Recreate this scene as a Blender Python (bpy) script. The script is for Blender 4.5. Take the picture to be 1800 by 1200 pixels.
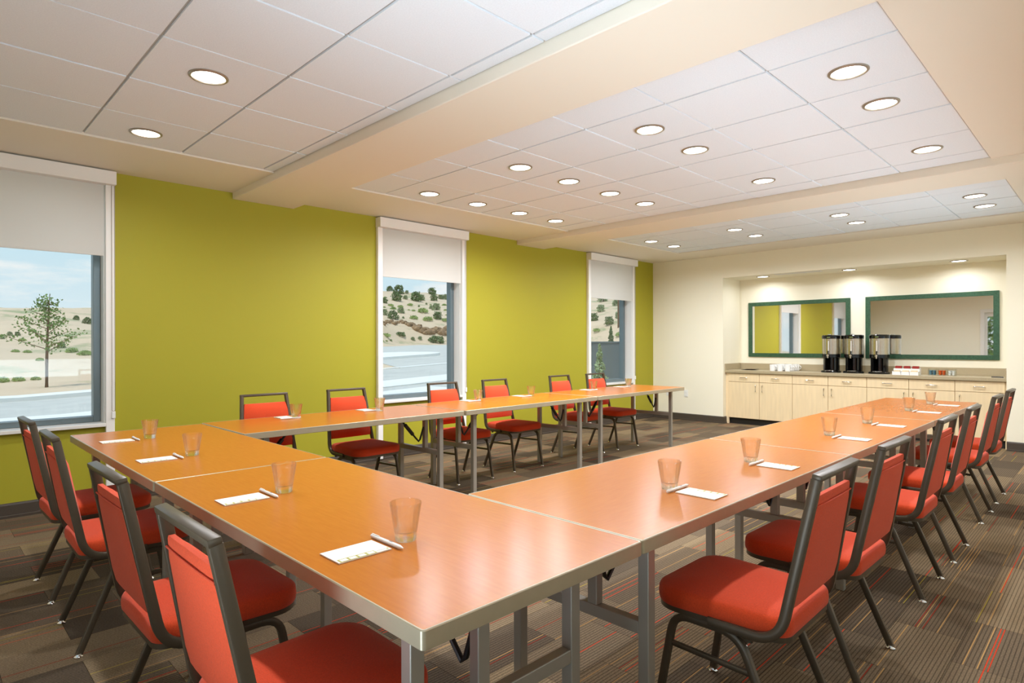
import bpy, bmesh, math, random
from mathutils import Vector, Matrix, noise as mnoise

for _o in list(bpy.data.objects):
    bpy.data.objects.remove(_o, do_unlink=True)
scene = bpy.context.scene
C = scene.collection
PI = math.pi
rnd = random.Random(7)

# ---------------------------------------------------------------- camera
F_PX = 1067.76           # focal length in pixels of the 1800 px wide frame
CAM_H = 1.2902
YAW = math.radians(45.229)   # the long wall runs this far to the right of the view axis
HOR = 604.51
ROLL = -0.0022
cd = bpy.data.cameras.new('camera')
cd.sensor_width = 36.0
cd.lens = 36.0 * F_PX / 1800.0
cd.shift_y = (HOR - 600.0) / 1800.0
cd.clip_end = 600
cd.clip_start = 0.05
cam = bpy.data.objects.new('camera', cd)
C.objects.link(cam)
cam.location = (0, 0, CAM_H)
_R = Matrix.Rotation(YAW, 3, 'Z') @ Matrix.Rotation(PI / 2, 3, 'X') @ Matrix.Rotation(ROLL, 3, 'Z')
cam.rotation_euler = _R.to_euler()
scene.camera = cam

# ---------------------------------------------------------------- world
world = bpy.data.worlds.new('sky')
scene.world = world
world.use_nodes = True
wn = world.node_tree
wn.nodes.clear()
_out = wn.nodes.new('ShaderNodeOutputWorld')
_bg = wn.nodes.new('ShaderNodeBackground')
_tc = wn.nodes.new('ShaderNodeTexCoord')
_sep = wn.nodes.new('ShaderNodeSeparateXYZ')
_ramp = wn.nodes.new('ShaderNodeValToRGB')
_ramp.color_ramp.elements[0].position = 0.0
_ramp.color_ramp.elements[0].color = (0.80, 0.91, 0.97, 1)
_ramp.color_ramp.elements[1].position = 0.7
_ramp.color_ramp.elements[1].color = (0.30, 0.55, 0.85, 1)
_e = _ramp.color_ramp.elements.new(0.16)
_e.color = (0.60, 0.83, 0.95, 1)
_map = wn.nodes.new('ShaderNodeMapping')
_map.inputs['Scale'].default_value = (1.0, 1.0, 4.5)
_ns = wn.nodes.new('ShaderNodeTexNoise')
_ns.inputs['Scale'].default_value = 6.0
_ns.inputs['Detail'].default_value = 7.0
_ns.inputs['Roughness'].default_value = 0.6
_cr = wn.nodes.new('ShaderNodeValToRGB')
_cr.color_ramp.elements[0].position = 0.50
_cr.color_ramp.elements[1].position = 0.68
_mx = wn.nodes.new('ShaderNodeMix')
_mx.data_type = 'RGBA'
_mx.inputs['B'].default_value = (1.0, 1.0, 1.0, 1)
L = wn.links.new
L(_tc.outputs['Generated'], _sep.inputs[0])
L(_sep.outputs['Z'], _ramp.inputs['Fac'])
L(_tc.outputs['Generated'], _map.inputs['Vector'])
L(_map.outputs[0], _ns.inputs['Vector'])
L(_ns.outputs['Fac'], _cr.inputs['Fac'])
L(_cr.outputs['Color'], _mx.inputs['Factor'])
L(_ramp.outputs['Color'], _mx.inputs['A'])
L(_mx.outputs['Result'], _bg.inputs['Color'])
_bg.inputs['Strength'].default_value = 0.92
L(_bg.outputs[0], _out.inputs['Surface'])

# ---------------------------------------------------------------- sun
sd = bpy.data.lights.new('sun', 'SUN')
sd.energy = 2.1
sd.angle = 0.009
sd.color = (1.0, 0.97, 0.92)
sun = bpy.data.objects.new('sun', sd)
C.objects.link(sun)
# the sun stands high behind the building, so none of it falls through the windows
sun.rotation_euler = Vector((-0.05, 0.34, -0.94)).to_track_quat('-Z', 'Y').to_euler()

# ---------------------------------------------------------------- added ceiling fill outside the two unseen walls
# area lights added to brighten the ceiling, shining in through the added glazing
def fill_light(name, loc, aim, sx, sy, watts):
    d = bpy.data.lights.new(name, 'AREA')
    d.shape = 'RECTANGLE'
    d.size, d.size_y = sx, sy
    d.energy = watts
    d.color = (0.82, 1.0, 1.16)
    d.spread = math.radians(62)
    o = bpy.data.objects.new(name, d)
    C.objects.link(o)
    o.location = loc
    o.rotation_euler = Vector(aim).to_track_quat('-Z', 'X').to_euler()
    return o
FILL_W = 64.0
fill_light('added_fill', (1.02, 4.2, 0.80), (-0.88, 0, 0.47), 0.55, 8.6, FILL_W)
fill_light('added_fill', (-1.1, -1.50, 1.10), (0, 0.87, 0.49), 3.2, 0.7, FILL_W * 0.38)

# ---------------------------------------------------------------- exposure
vs = scene.view_settings
vs.view_transform = 'Standard'
vs.look = 'None'
vs.exposure = 0.12
vs.gamma = 1.0
vs.use_curve_mapping = False
try:      # speckle-free light: no stray lamp glints off the mirrors
    scene.cycles.sample_clamp_indirect = 2.5
except Exception:
    pass

LAMP_W = 13.4            # output of one ceiling downlight
LAMP_COL = (0.92, 0.97, 1.05)

# ================================================================ materials
def lin(r, g, b):
    def f(c):
        c /= 255.0
        return c / 12.92 if c <= 0.04045 else ((c + 0.055) / 1.055) ** 2.4
    return (f(r), f(g), f(b), 1.0)

def mat(name, col, rough=0.5, metal=0.0, var=0.0, scale=8.0, bump=0.0, bscale=200.0, spec=0.5,
        emit=None, estr=0.0, coat=0.0, sheen=0.0, stretch=(1, 1, 1), coords='Object'):
    m = bpy.data.materials.new(name)
    m.use_nodes = True
    nt = m.node_tree
    p = nt.nodes['Principled BSDF']
    p.inputs['Base Color'].default_value = col
    p.inputs['Roughness'].default_value = rough
    p.inputs['Metallic'].default_value = metal
    p.inputs['Specular IOR Level'].default_value = spec
    p.inputs['Coat Weight'].default_value = coat
    p.inputs['Sheen Weight'].default_value = sheen
    if emit:
        p.inputs['Emission Color'].default_value = emit
        p.inputs['Emission Strength'].default_value = estr
    if var or bump:
        tc = nt.nodes.new('ShaderNodeTexCoord')
        mp = nt.nodes.new('ShaderNodeMapping')
        mp.inputs['Scale'].default_value = stretch
        nt.links.new(tc.outputs[coords], mp.inputs['Vector'])
    if var:
        n = nt.nodes.new('ShaderNodeTexNoise')
        n.inputs['Scale'].default_value = scale
        n.inputs['Detail'].default_value = 5
        nt.links.new(mp.outputs[0], n.inputs['Vector'])
        r = nt.nodes.new('ShaderNodeValToRGB')
        r.color_ramp.elements[0].position = 0.3
        r.color_ramp.elements[1].position = 0.7
        r.color_ramp.elements[0].color = tuple(c * (1 - var) for c in col[:3]) + (1,)
        r.color_ramp.elements[1].color = tuple(min(1, c * (1 + var)) for c in col[:3]) + (1,)
        nt.links.new(n.outputs['Fac'], r.inputs['Fac'])
        nt.links.new(r.outputs['Color'], p.inputs['Base Color'])
    if bump:
        n2 = nt.nodes.new('ShaderNodeTexNoise')
        n2.inputs['Scale'].default_value = bscale
        n2.inputs['Detail'].default_value = 2
        nt.links.new(mp.outputs[0], n2.inputs['Vector'])
        b = nt.nodes.new('ShaderNodeBump')
        b.inputs['Strength'].default_value = bump
        b.inputs['Distance'].default_value = 0.002
        nt.links.new(n2.outputs['Fac'], b.inputs['Height'])
        nt.links.new(b.outputs['Normal'], p.inputs['Normal'])
    return m

M = {}
M['green'] = mat('green_paint', lin(168, 160, 43), 0.55, bump=0.15, bscale=350, spec=0.3)
M['cream'] = mat('cream_paint', lin(250, 243, 220), 0.6, bump=0.1, bscale=350, spec=0.3)
M['beige'] = mat('beige_paint', lin(238, 229, 212), 0.65, spec=0.2)
M['tile'] = mat('ceiling_tile', lin(234, 238, 242), 0.9, var=0.03, scale=140, bump=0.35, bscale=260, spec=0.1)
M['tbar'] = mat('ceiling_bar', lin(186, 183, 176), 0.5)
M['white_trim'] = mat('white_trim', lin(242, 238, 230), 0.45)
M['sill'] = mat('sill_white', lin(230, 226, 218), 0.35)
M['alu_frame'] = mat('window_frame', lin(116, 130, 134), 0.35, metal=0.5)
M['base_dark'] = mat('baseboard_dark', lin(74, 64, 54), 0.45)
M['ring'] = mat('downlight_ring', lin(165, 155, 140), 0.35, metal=0.6)
M['lens'] = mat('downlight_lens', lin(255, 250, 240), 0.4, emit=(1.0, 0.96, 0.88, 1), estr=9.0)
M['steel_dark'] = mat('chair_tube', lin(84, 73, 58), 0.36, metal=0.35, spec=0.5)
M['chrome'] = mat('chrome', lin(235, 235, 235), 0.12, metal=1.0)
M['fabric'] = mat('red_fabric', lin(210, 70, 30), 0.85, var=0.10, scale=220, bump=0.5, bscale=500, spec=0.2, sheen=0.15)
M['alu'] = mat('table_metal', lin(180, 168, 142), 0.36, metal=0.4, var=0.03, scale=30)
M['table_leg'] = mat('table_leg_metal', lin(162, 157, 146), 0.38, metal=0.4)
M['black'] = mat('black_plastic', lin(24, 24, 24), 0.35)
M['maple'] = mat('maple', lin(238, 214, 172), 0.42, var=0.05, scale=5, stretch=(6, 6, 0.6), spec=0.4)
M['granite'] = mat('granite', lin(176, 160, 128), 0.3, var=0.22, scale=260)
M['dark_kick'] = mat('toe_kick', lin(42, 38, 34), 0.6)
M['mirror'] = mat('mirror_glass', (0.92, 0.93, 0.92, 1), 0.02, metal=1.0)
M['mframe'] = mat('mirror_frame', lin(62, 96, 72), 0.32, metal=0.35, var=0.25, scale=60)
M['steel'] = mat('brushed_steel', lin(196, 188, 174), 0.24, metal=1.0)
M['gloss_black'] = mat('gloss_black', lin(14, 14, 14), 0.12)
M['white_ceramic'] = mat('white_ceramic', lin(245, 244, 240), 0.2)
M['paper'] = mat('paper', lin(236, 231, 216), 0.8)
M['olive_print'] = mat('olive_print', lin(164, 158, 82), 0.8)
M['grey_print'] = mat('grey_print', lin(150, 150, 150), 0.8)
M['pen'] = mat('pen_white', lin(240, 238, 232), 0.3)
M['white_plastic'] = mat('white_plastic', lin(240, 238, 232), 0.4)
M['redpack'] = mat('red_packet', lin(150, 36, 26), 0.5)
M['beigepack'] = mat('beige_packet', lin(226, 204, 160), 0.6)
M['bluecup'] = mat('blue_creamer', lin(88, 132, 150), 0.4)
M['orangecup'] = mat('orange_creamer', lin(220, 96, 34), 0.4)
M['darkpaper'] = mat('dark_napkin', lin(60, 44, 30), 0.8)
M['bark'] = mat('bark', lin(120, 96, 72), 0.9, var=0.2, scale=20)
M['leaf'] = mat('leaf', lin(116, 142, 74), 0.6, var=0.25, scale=3)
M['leaf2'] = mat('leaf_sage', lin(150, 164, 122), 0.8, var=0.3, scale=2)
M['leaf3'] = mat('leaf_juniper', lin(112, 132, 86), 0.8, var=0.3, scale=2)
M['leaf4'] = mat('leaf_cypress', lin(168, 186, 146), 0.8, var=0.3, scale=4)
M['grass'] = mat('grass_green', lin(168, 186, 118), 0.9, var=0.25, scale=2)
M['sand'] = mat('sand', lin(214, 192, 164), 0.95, var=0.18, scale=0.35)
def sand_mat():
    m = M['sand']
    nt = m.node_tree
    p = nt.nodes['Principled BSDF']
    g = nt.nodes.new('ShaderNodeNewGeometry')
    mp = nt.nodes.new('ShaderNodeMapping')
    mp.inputs['Scale'].default_value = (1, 1, 2.5)
    n = nt.nodes.new('ShaderNodeTexNoise')
    n.inputs['Scale'].default_value = 0.22
    n.inputs['Detail'].default_value = 9
    n.inputs['Roughness'].default_value = 0.68
    r = nt.nodes.new('ShaderNodeValToRGB')
    r.color_ramp.elements[0].position = 0.36
    r.color_ramp.elements[0].color = lin(158, 162, 120)
    r.color_ramp.elements[1].position = 0.72
    r.color_ramp.elements[1].color = lin(200, 172, 140)
    e = r.color_ramp.elements.new(0.46); e.color = lin(214, 190, 160)
    e = r.color_ramp.elements.new(0.60); e.color = lin(220, 196, 166)
    nt.links.new(g.outputs['Position'], mp.inputs['Vector'])
    nt.links.new(mp.outputs[0], n.inputs['Vector'])
    nt.links.new(n.outputs['Fac'], r.inputs['Fac'])
    nt.links.new(r.outputs['Color'], p.inputs['Base Color'])
sand_mat()
M['rock'] = mat('rock', lin(150, 122, 92), 0.95, var=0.35, scale=1.5)
M['asphalt'] = mat('asphalt', lin(202, 200, 192), 0.9, var=0.06, scale=1.5)
M['concrete'] = mat('concrete', lin(238, 236, 230), 0.85, var=0.03, scale=3)
M['greybox'] = mat('grey_cabinet', lin(100, 108, 108), 0.6, var=0.05, scale=6)

def glass_pane(name):
    """thin window glass: clear, with a faint reflection growing towards grazing angles"""
    m = bpy.data.materials.new(name)
    m.use_nodes = True
    nt = m.node_tree
    nt.nodes.clear()
    o = nt.nodes.new('ShaderNodeOutputMaterial')
    t = nt.nodes.new('ShaderNodeBsdfTransparent')
    t.inputs['Color'].default_value = (0.965, 0.98, 0.975, 1)
    g = nt.nodes.new('ShaderNodeBsdfGlossy')
    g.inputs['Roughness'].default_value = 0.02
    lw = nt.nodes.new('ShaderNodeLayerWeight')
    lw.inputs['Blend'].default_value = 0.5
    pw = nt.nodes.new('ShaderNodeMath'); pw.operation = 'POWER'; pw.inputs[1].default_value = 5.0
    fr = nt.nodes.new('ShaderNodeMath'); fr.operation = 'MULTIPLY_ADD'
    fr.inputs[1].default_value = 0.8; fr.inputs[2].default_value = 0.025
    nt.links.new(lw.outputs['Facing'], pw.inputs[0])
    nt.links.new(pw.outputs[0], fr.inputs[0])
    x = nt.nodes.new('ShaderNodeMixShader')
    nt.links.new(fr.outputs[0], x.inputs[0])
    nt.links.new(t.outputs[0], x.inputs[1])
    nt.links.new(g.outputs[0], x.inputs[2])
    nt.links.new(x.outputs[0], o.inputs['Surface'])
    return m
M['pane'] = glass_pane('window_glass')

def tumbler_glass():
    m = bpy.data.materials.new('tumbler_glass')
    m.use_nodes = True
    p = m.node_tree.nodes['Principled BSDF']
    p.inputs['Base Color'].default_value = (0.97, 0.99, 0.98, 1)
    p.inputs['Roughness'].default_value = 0.0
    p.inputs['Transmission Weight'].default_value = 1.0
    p.inputs['IOR'].default_value = 1.46
    return m
def clear_mix(m):
    nt = m.node_tree
    p = nt.nodes['Principled BSDF']
    o = nt.nodes['Material Output']
    t = nt.nodes.new('ShaderNodeBsdfTransparent')
    x = nt.nodes.new('ShaderNodeMixShader')
    x.inputs[0].default_value = 0.55
    nt.links.new(t.outputs[0], x.inputs[1])
    nt.links.new(p.outputs[0], x.inputs[2])
    nt.links.new(x.outputs[0], o.inputs['Surface'])
    return m
M['glass'] = clear_mix(tumbler_glass())

def shade_fabric():
    m = bpy.data.materials.new('shade_fabric')
    m.use_nodes = True
    nt = m.node_tree
    nt.nodes.clear()
    o = nt.nodes.new('ShaderNodeOutputMaterial')
    d = nt.nodes.new('ShaderNodeBsdfDiffuse')
    d.inputs['Color'].default_value = lin(240, 237, 230)
    t = nt.nodes.new('ShaderNodeBsdfTranslucent')
    t.inputs['Color'].default_value = lin(238, 234, 226)
    x = nt.nodes.new('ShaderNodeMixShader')
    x.inputs[0].default_value = 0.42
    nt.links.new(d.outputs[0], x.inputs[1])
    nt.links.new(t.outputs[0], x.inputs[2])
    nt.links.new(x.outputs[0], o.inputs['Surface'])
    return m
M['shade'] = shade_fabric()

def wood_top():
    m = mat('table_laminate', lin(214, 132, 58), 0.25, spec=0.30, coat=0.0)
    m.node_tree.nodes['Principled BSDF'].inputs['Coat Roughness'].default_value = 0.2
    nt = m.node_tree
    p = nt.nodes['Principled BSDF']
    tc = nt.nodes.new('ShaderNodeTexCoord')
    mp = nt.nodes.new('ShaderNodeMapping')
    mp.inputs['Scale'].default_value = (3.0, 26.0, 3.0)
    n = nt.nodes.new('ShaderNodeTexNoise')
    n.inputs['Scale'].default_value = 4.0
    n.inputs['Detail'].default_value = 8
    r = nt.nodes.new('ShaderNodeValToRGB')
    r.color_ramp.elements[0].position = 0.3
    r.color_ramp.elements[1].position = 0.75
    r.color_ramp.elements[0].color = lin(178, 101, 30)
    r.color_ramp.elements[1].color = lin(186, 109, 35)
    nt.links.new(tc.outputs['Object'], mp.inputs['Vector'])
    nt.links.new(mp.outputs[0], n.inputs['Vector'])
    nt.links.new(n.outputs['Fac'], r.inputs['Fac'])
    nt.links.new(r.outputs['Color'], p.inputs['Base Color'])
    return m
M['laminate'] = wood_top()

PLANK_W, PLANK_L = 0.25, 0.50
def carpet():
    """ribbed carpet planks: every plank has its own brown, fine ribs and a few coloured yarn lines along Y"""
    m = bpy.data.materials.new('carpet')
    m.use_nodes = True
    nt = m.node_tree
    p = nt.nodes['Principled BSDF']
    p.inputs['Roughness'].default_value = 0.95
    p.inputs['Specular IOR Level'].default_value = 0.1
    N = nt.nodes.new
    K = nt.links.new
    def math_(op, a, b=None):
        n = N('ShaderNodeMath'); n.operation = op
        for i, v in enumerate((a, b)):
            if v is None: continue
            if isinstance(v, (int, float)): n.inputs[i].default_value = v
            else: K(v, n.inputs[i])
        return n.outputs[0]
    g = N('ShaderNodeNewGeometry')
    s = N('ShaderNodeSeparateXYZ'); K(g.outputs['Position'], s.inputs[0])
    x, y = s.outputs['X'], s.outputs['Y']
    ix = math_('FLOOR', math_('DIVIDE', x, PLANK_W))
    stag = math_('MULTIPLY', math_('MODULO', math_('ABSOLUTE', ix), 2.0), 0.5)
    iy = math_('FLOOR', math_('ADD', math_('DIVIDE', y, PLANK_L), stag))
    c = N('ShaderNodeCombineXYZ'); K(ix, c.inputs[0]); K(iy, c.inputs[1])
    w = N('ShaderNodeTexWhiteNoise'); w.noise_dimensions = '2D'; K(c.outputs[0], w.inputs['Vector'])
    base = N('ShaderNodeValToRGB')
    base.color_ramp.elements[0].color = lin(82, 70, 57)
    base.color_ramp.elements[1].color = lin(142, 121, 92)
    e = base.color_ramp.elements.new(0.5); e.color = lin(116, 99, 78)
    K(w.outputs['Value'], base.inputs['Fac'])
    # mottling
    nz = N('ShaderNodeTexNoise'); nz.inputs['Scale'].default_value = 160; nz.inputs['Detail'].default_value = 3
    K(g.outputs['Position'], nz.inputs['Vector'])
    mot = N('ShaderNodeMapRange'); mot.inputs['From Min'].default_value = 0.3; mot.inputs['From Max'].default_value = 0.7
    mot.inputs['To Min'].default_value = 0.72; mot.inputs['To Max'].default_value = 1.22
    K(nz.outputs['Fac'], mot.inputs['Value'])
    # ribs
    rib = math_('FRACT', math_('DIVIDE', x, 0.0145))
    rbs = N('ShaderNodeMapRange'); rbs.inputs['From Min'].default_value = 0.68; rbs.inputs['From Max'].default_value = 0.80
    rbs.inputs['To Min'].default_value = 1.0; rbs.inputs['To Max'].default_value = 0.50
    K(rib, rbs.inputs['Value'])
    fac = math_('MULTIPLY', mot.outputs[0], rbs.outputs[0])
    mul = N('ShaderNodeMix'); mul.data_type = 'RGBA'; mul.blend_type = 'MULTIPLY'; mul.inputs['Factor'].default_value = 1.0
    K(base.outputs['Color'], mul.inputs['A'])
    gr = N('ShaderNodeCombineColor'); K(fac, gr.inputs[0]); K(fac, gr.inputs[1]); K(fac, gr.inputs[2])
    K(gr.outputs[0], mul.inputs['B'])
    # yarn lines
    il = math_('FLOOR', math_('DIVIDE', x, 0.0042))
    c2 = N('ShaderNodeCombineXYZ'); K(il, c2.inputs[0]); K(math_('ADD', iy, 31.0), c2.inputs[1])
    w2 = N('ShaderNodeTexWhiteNoise'); w2.noise_dimensions = '2D'; K(c2.outputs[0], w2.inputs['Vector'])
    on = math_('GREATER_THAN', w2.outputs['Value'], 0.968)
    w3 = N('ShaderNodeTexWhiteNoise'); w3.noise_dimensions = '3D'; K(c2.outputs[0], w3.inputs['Vector'])
    yr = N('ShaderNodeValToRGB'); yr.color_ramp.interpolation = 'CONSTANT'
    yr.color_ramp.elements[0].color = lin(196, 62, 34)
    yr.color_ramp.elements[1].position = 0.90; yr.color_ramp.elements[1].color = lin(160, 140, 56)
    e = yr.color_ramp.elements.new(0.42); e.color = lin(176, 136, 84)
    e = yr.color_ramp.elements.new(0.28); e.color = lin(140, 44, 28)
    K(w3.outputs['Value'], yr.inputs['Fac'])
    fin = N('ShaderNodeMix'); fin.data_type = 'RGBA'
    K(on, fin.inputs['Factor']); K(mul.outputs['Result'], fin.inputs['A']); K(yr.outputs['Color'], fin.inputs['B'])
    K(fin.outputs['Result'], p.inputs['Base Color'])
    b = N('ShaderNodeBump'); b.inputs['Strength'].default_value = 0.5; b.inputs['Distance'].default_value = 0.003
    K(fac, b.inputs['Height']); K(b.outputs['Normal'], p.inputs['Normal'])
    return m
M['carpet'] = carpet()

# ================================================================ mesh helpers
def obj(name, bm, m, parent=None, smooth=False, loc=None):
    me = bpy.data.meshes.new(name)
    bmesh.ops.recalc_face_normals(bm, faces=bm.faces)
    bm.to_mesh(me)
    bm.free()
    me.materials.append(M[m] if isinstance(m, str) else m)
    if smooth:
        for p in me.polygons: p.use_smooth = True
        me.set_sharp_from_angle(angle=math.radians(40))
    o = bpy.data.objects.new(name, me)
    C.objects.link(o)
    if parent: o.parent = parent
    if loc: o.location = loc
    return o

def inst(name, mesh_obj, parent=None, loc=(0, 0, 0), rotz=0.0):
    o = bpy.data.objects.new(name, mesh_obj.data)
    C.objects.link(o)
    o.parent = parent
    o.location = loc
    o.rotation_euler = (0, 0, rotz)
    return o

def box(bm, x0, x1, y0, y1, z0, z1, bevel=0.0, seg=2, mtx=None):
    r = bmesh.ops.create_cube(bm, size=1.0)
    vs_ = r['verts']
    for v in vs_:
        v.co = Vector(((x0 + x1) / 2 + v.co.x * (x1 - x0), (y0 + y1) / 2 + v.co.y * (y1 - y0), (z0 + z1) / 2 + v.co.z * (z1 - z0)))
    if bevel:
        es = list({e for v in vs_ for e in v.link_edges})
        rr = bmesh.ops.bevel(bm, geom=es, offset=bevel, segments=seg, affect='EDGES', profile=0.5)
        vs_ = list({v for f in rr['faces'] for v in f.verts} | {v for v in vs_ if v.is_valid})
    if mtx:
        for v in vs_: v.co = mtx @ v.co
    return vs_

def bxo(name, m, parent, x0, x1, y0, y1, z0, z1, bevel=0.0, seg=2, smooth=False):
    bm = bmesh.new()
    box(bm, x0, x1, y0, y1, z0, z1, bevel, seg)
    return obj(name, bm, m, parent, smooth)

def lathe(bm, prof, n=24, center=(0, 0, 0), cap_bottom=False, cap_top=False):
    rings = []
    for (r, z) in prof:
        if r < 1e-6:
            rings.append([bm.verts.new((center[0], center[1], center[2] + z))])
        else:
            rings.append([bm.verts.new((center[0] + r * math.cos(2 * PI * i / n), center[1] + r * math.sin(2 * PI * i / n), center[2] + z)) for i in range(n)])
    for a, b in zip(rings, rings[1:]):
        for i in range(n):
            j = (i + 1) % n
            if len(a) == 1 and len(b) == 1: continue
            if len(a) == 1: bm.faces.new((a[0], b[j], b[i]))
            elif len(b) == 1: bm.faces.new((a[i], a[j], b[0]))
            else: bm.faces.new((a[i], a[j], b[j], b[i]))
    if cap_bottom and len(rings[0]) > 1: bm.faces.new(rings[0][::-1])
    if cap_top and len(rings[-1]) > 1: bm.faces.new(rings[-1])

def sweep(bm, path, a, b, side=Vector((1, 0, 0)), cap=True, rnd_=0.25):
    """rounded rectangular tube (half sizes a along the side vector, b across) along a path"""
    path = [Vector(p) for p in path]
    k = rnd_
    sec = [(1, 1 - k), (1 - k, 1), (-1 + k, 1), (-1, 1 - k), (-1, -1 + k), (-1 + k, -1), (1 - k, -1), (1, -1 + k)]
    rings = []
    for i, p in enumerate(path):
        if i == 0: t = path[1] - p
        elif i == len(path) - 1: t = p - path[i - 1]
        else:
            t = (path[i + 1] - p).normalized() + (p - path[i - 1]).normalized()
        t.normalize()
        s = (side - t * side.dot(t)).normalized()
        n = t.cross(s)
        rings.append([bm.verts.new(p + s * (u * a) + n * (v * b)) for u, v in sec])
    for r0, r1 in zip(rings, rings[1:]):
        for i in range(8):
            j = (i + 1) % 8
            bm.faces.new((r0[i], r0[j], r1[j], r1[i]))
    if cap:
        bm.faces.new(rings[0][::-1]); bm.faces.new(rings[-1])

def tube(bm, path, r, n=8):
    path = [Vector(p) for p in path]
    rings = []
    up = Vector((0, 0, 1))
    for i, p in enumerate(path):
        t = path[min(i + 1, len(path) - 1)] - path[max(i - 1, 0)]
        t.normalize()
        s = t.cross(up)
        if s.length < 1e-3: s = t.cross(Vector((1, 0, 0)))
        s.normalize(); q = t.cross(s)
        rr = r[i] if isinstance(r, (list, tuple)) else r
        rings.append([bm.verts.new(p + s * (rr * math.cos(2 * PI * k / n)) + q * (rr * math.sin(2 * PI * k / n))) for k in range(n)])
    for a, b in zip(rings, rings[1:]):
        for i in range(n):
            j = (i + 1) % n
            bm.faces.new((a[i], a[j], b[j], b[i]))
    bm.faces.new(rings[0][::-1]); bm.faces.new(rings[-1])

def arc(c, r, a0, a1, n, plane='yz', x=0.0):
    out = []
    for i in range(n + 1):
        a = a0 + (a1 - a0) * i / n
        out.append((x, c[0] + r * math.cos(a), c[1] + r * math.sin(a)))
    return out

def bend(p0, p1, p2, r, n=6):
    """points rounding the corner p1 between p0 and p2"""
    p0, p1, p2 = Vector(p0), Vector(p1), Vector(p2)
    a = p1 + (p0 - p1).normalized() * r
    b = p1 + (p2 - p1).normalized() * r
    return [((1 - t) ** 2) * a + 2 * t * (1 - t) * p1 + t * t * b for t in [i / n for i in range(n + 1)]]

def empty(name, loc=(0, 0, 0), rotz=0.0, parent=None):
    o = bpy.data.objects.new(name, None)
    o.empty_display_size = 0.1
    C.objects.link(o)
    o.location = loc
    o.rotation_euler = (0, 0, rotz)
    if parent: o.parent = parent
    return o

def tag(o, label, cat, group=None):
    o['label'] = label
    o['category'] = cat
    if group: o['group'] = group
    return o

def thing(name, label, cat, loc=(0, 0, 0), rotz=0.0, group=None):
    return tag(empty(name, loc, rotz), label, cat, group)

def struct(o):
    o['kind'] = 'structure'
    return o

def copy_tree(o, parent=None):
    c = o.copy()
    C.objects.link(c)
    c.parent = parent
    for ch in list(o.children):
        copy_tree(ch, c)
    return c

# ================================================================ the room
XW = -5.87      # green window wall
XR = 0.75       # wall behind the photographer's right
YB = 9.34       # back wall
YN = -1.20      # wall behind the camera
ZS = 2.71       # plaster border of the ceiling
ZT = 2.722      # face of the acoustic tiles
ZBEAM = 2.65
NX0, NX1, NY, NZ = -4.57, -0.995, 9.95, 2.35   # counter niche

# floor: slab, then the carpet planks that lie on it
fl = bxo('floor', 'dark_kick', None, XW - 0.2, XR + 0.2, YN - 0.2, NY + 0.2, -0.15, -0.006)
struct(fl)
def project(p):
    X = Vector((math.cos(YAW), -math.sin(YAW))); Y = Vector((math.sin(YAW), math.cos(YAW)))
    q = X * p[0] + Y * p[1]
    if q.y < 0.05: return None
    return 900 + F_PX * q.x / q.y, HOR - F_PX * (p[2] - CAM_H) / q.y
planks = []
ix0, ix1 = math.floor(XW / PLANK_W), math.ceil(XR / PLANK_W)
for ix in range(ix0, ix1):
    st = (abs(ix) % 2) * 0.5
    iy0, iy1 = math.floor(YN / PLANK_L + st), math.ceil(YB / PLANK_L + st)
    for iy in range(iy0, iy1 + 1):
        a0, a1 = max(ix * PLANK_W, XW), min((ix + 1) * PLANK_W, XR)
        b0, b1 = max((iy - st) * PLANK_L, YN), min((iy + 1 - st) * PLANK_L, YB + 0.15)
        if a1 - a0 < 0.02 or b1 - b0 < 0.02: continue
        pr = project(((a0 + a1) / 2, (b0 + b1) / 2, 0))
        d = 999.0
        if pr and -60 < pr[0] < 1860 and pr[1] < 1270:
            d = math.hypot((a0 + a1) / 2, (b0 + b1) / 2)
        planks.append((d, a0, a1, b0, b1))
planks.sort(key=lambda t: t[0])
cache = {}
rest = bmesh.new()
g = 0.0008
for i, (d, a0, a1, b0, b1) in enumerate(planks):
    if i < 290 and d < 900:
        key = (round(a1 - a0, 3), round(b1 - b0, 3))
        if key not in cache:
            bm = bmesh.new()
            w, l = key
            box(bm, -w / 2 + g, w / 2 - g, -l / 2 + g, l / 2 - g, -0.006, 0.0)
            o = obj('carpet_plank', bm, 'carpet', fl)
            cache[key] = o
        else:
            o = inst('carpet_plank', cache[key], fl)
        o.location = ((a0 + a1) / 2, (b0 + b1) / 2, 0)
    else:
        box(rest, a0 + g, a1 - g, b0 + g, b1 - g, -0.006, 0.0)
ro = obj('carpet_planks', rest, 'carpet', fl)
ro['kind'] = 'stuff'

# --- green wall with three windows
WIN = [(-0.085, 1.195), (3.69, 4.97), (7.45, 8.717)]      # outer edges of the white side trims
SILL_Z, HEAD_Z = 0.655, 2.62
WT = 0.22
def wall_box(bm, *a): box(bm, *a)
bm = bmesh.new()
ys = [YN - 0.2]
for a, b in WIN: ys += [a + 0.06, b - 0.06]
ys += [NY + 0.2]
for i in range(0, len(ys), 2):
    wall_box(bm, XW - WT, XW, ys[i], ys[i + 1], -0.15, 3.0)
for a, b in WIN:
    wall_box(bm, XW - WT, XW, a + 0.06, b - 0.06, -0.15, SILL_Z - 0.03)
    wall_box(bm, XW - WT, XW, a + 0.06, b - 0.06, HEAD_Z, 3.0)
struct(obj('wall_left', bm, 'green'))

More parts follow.
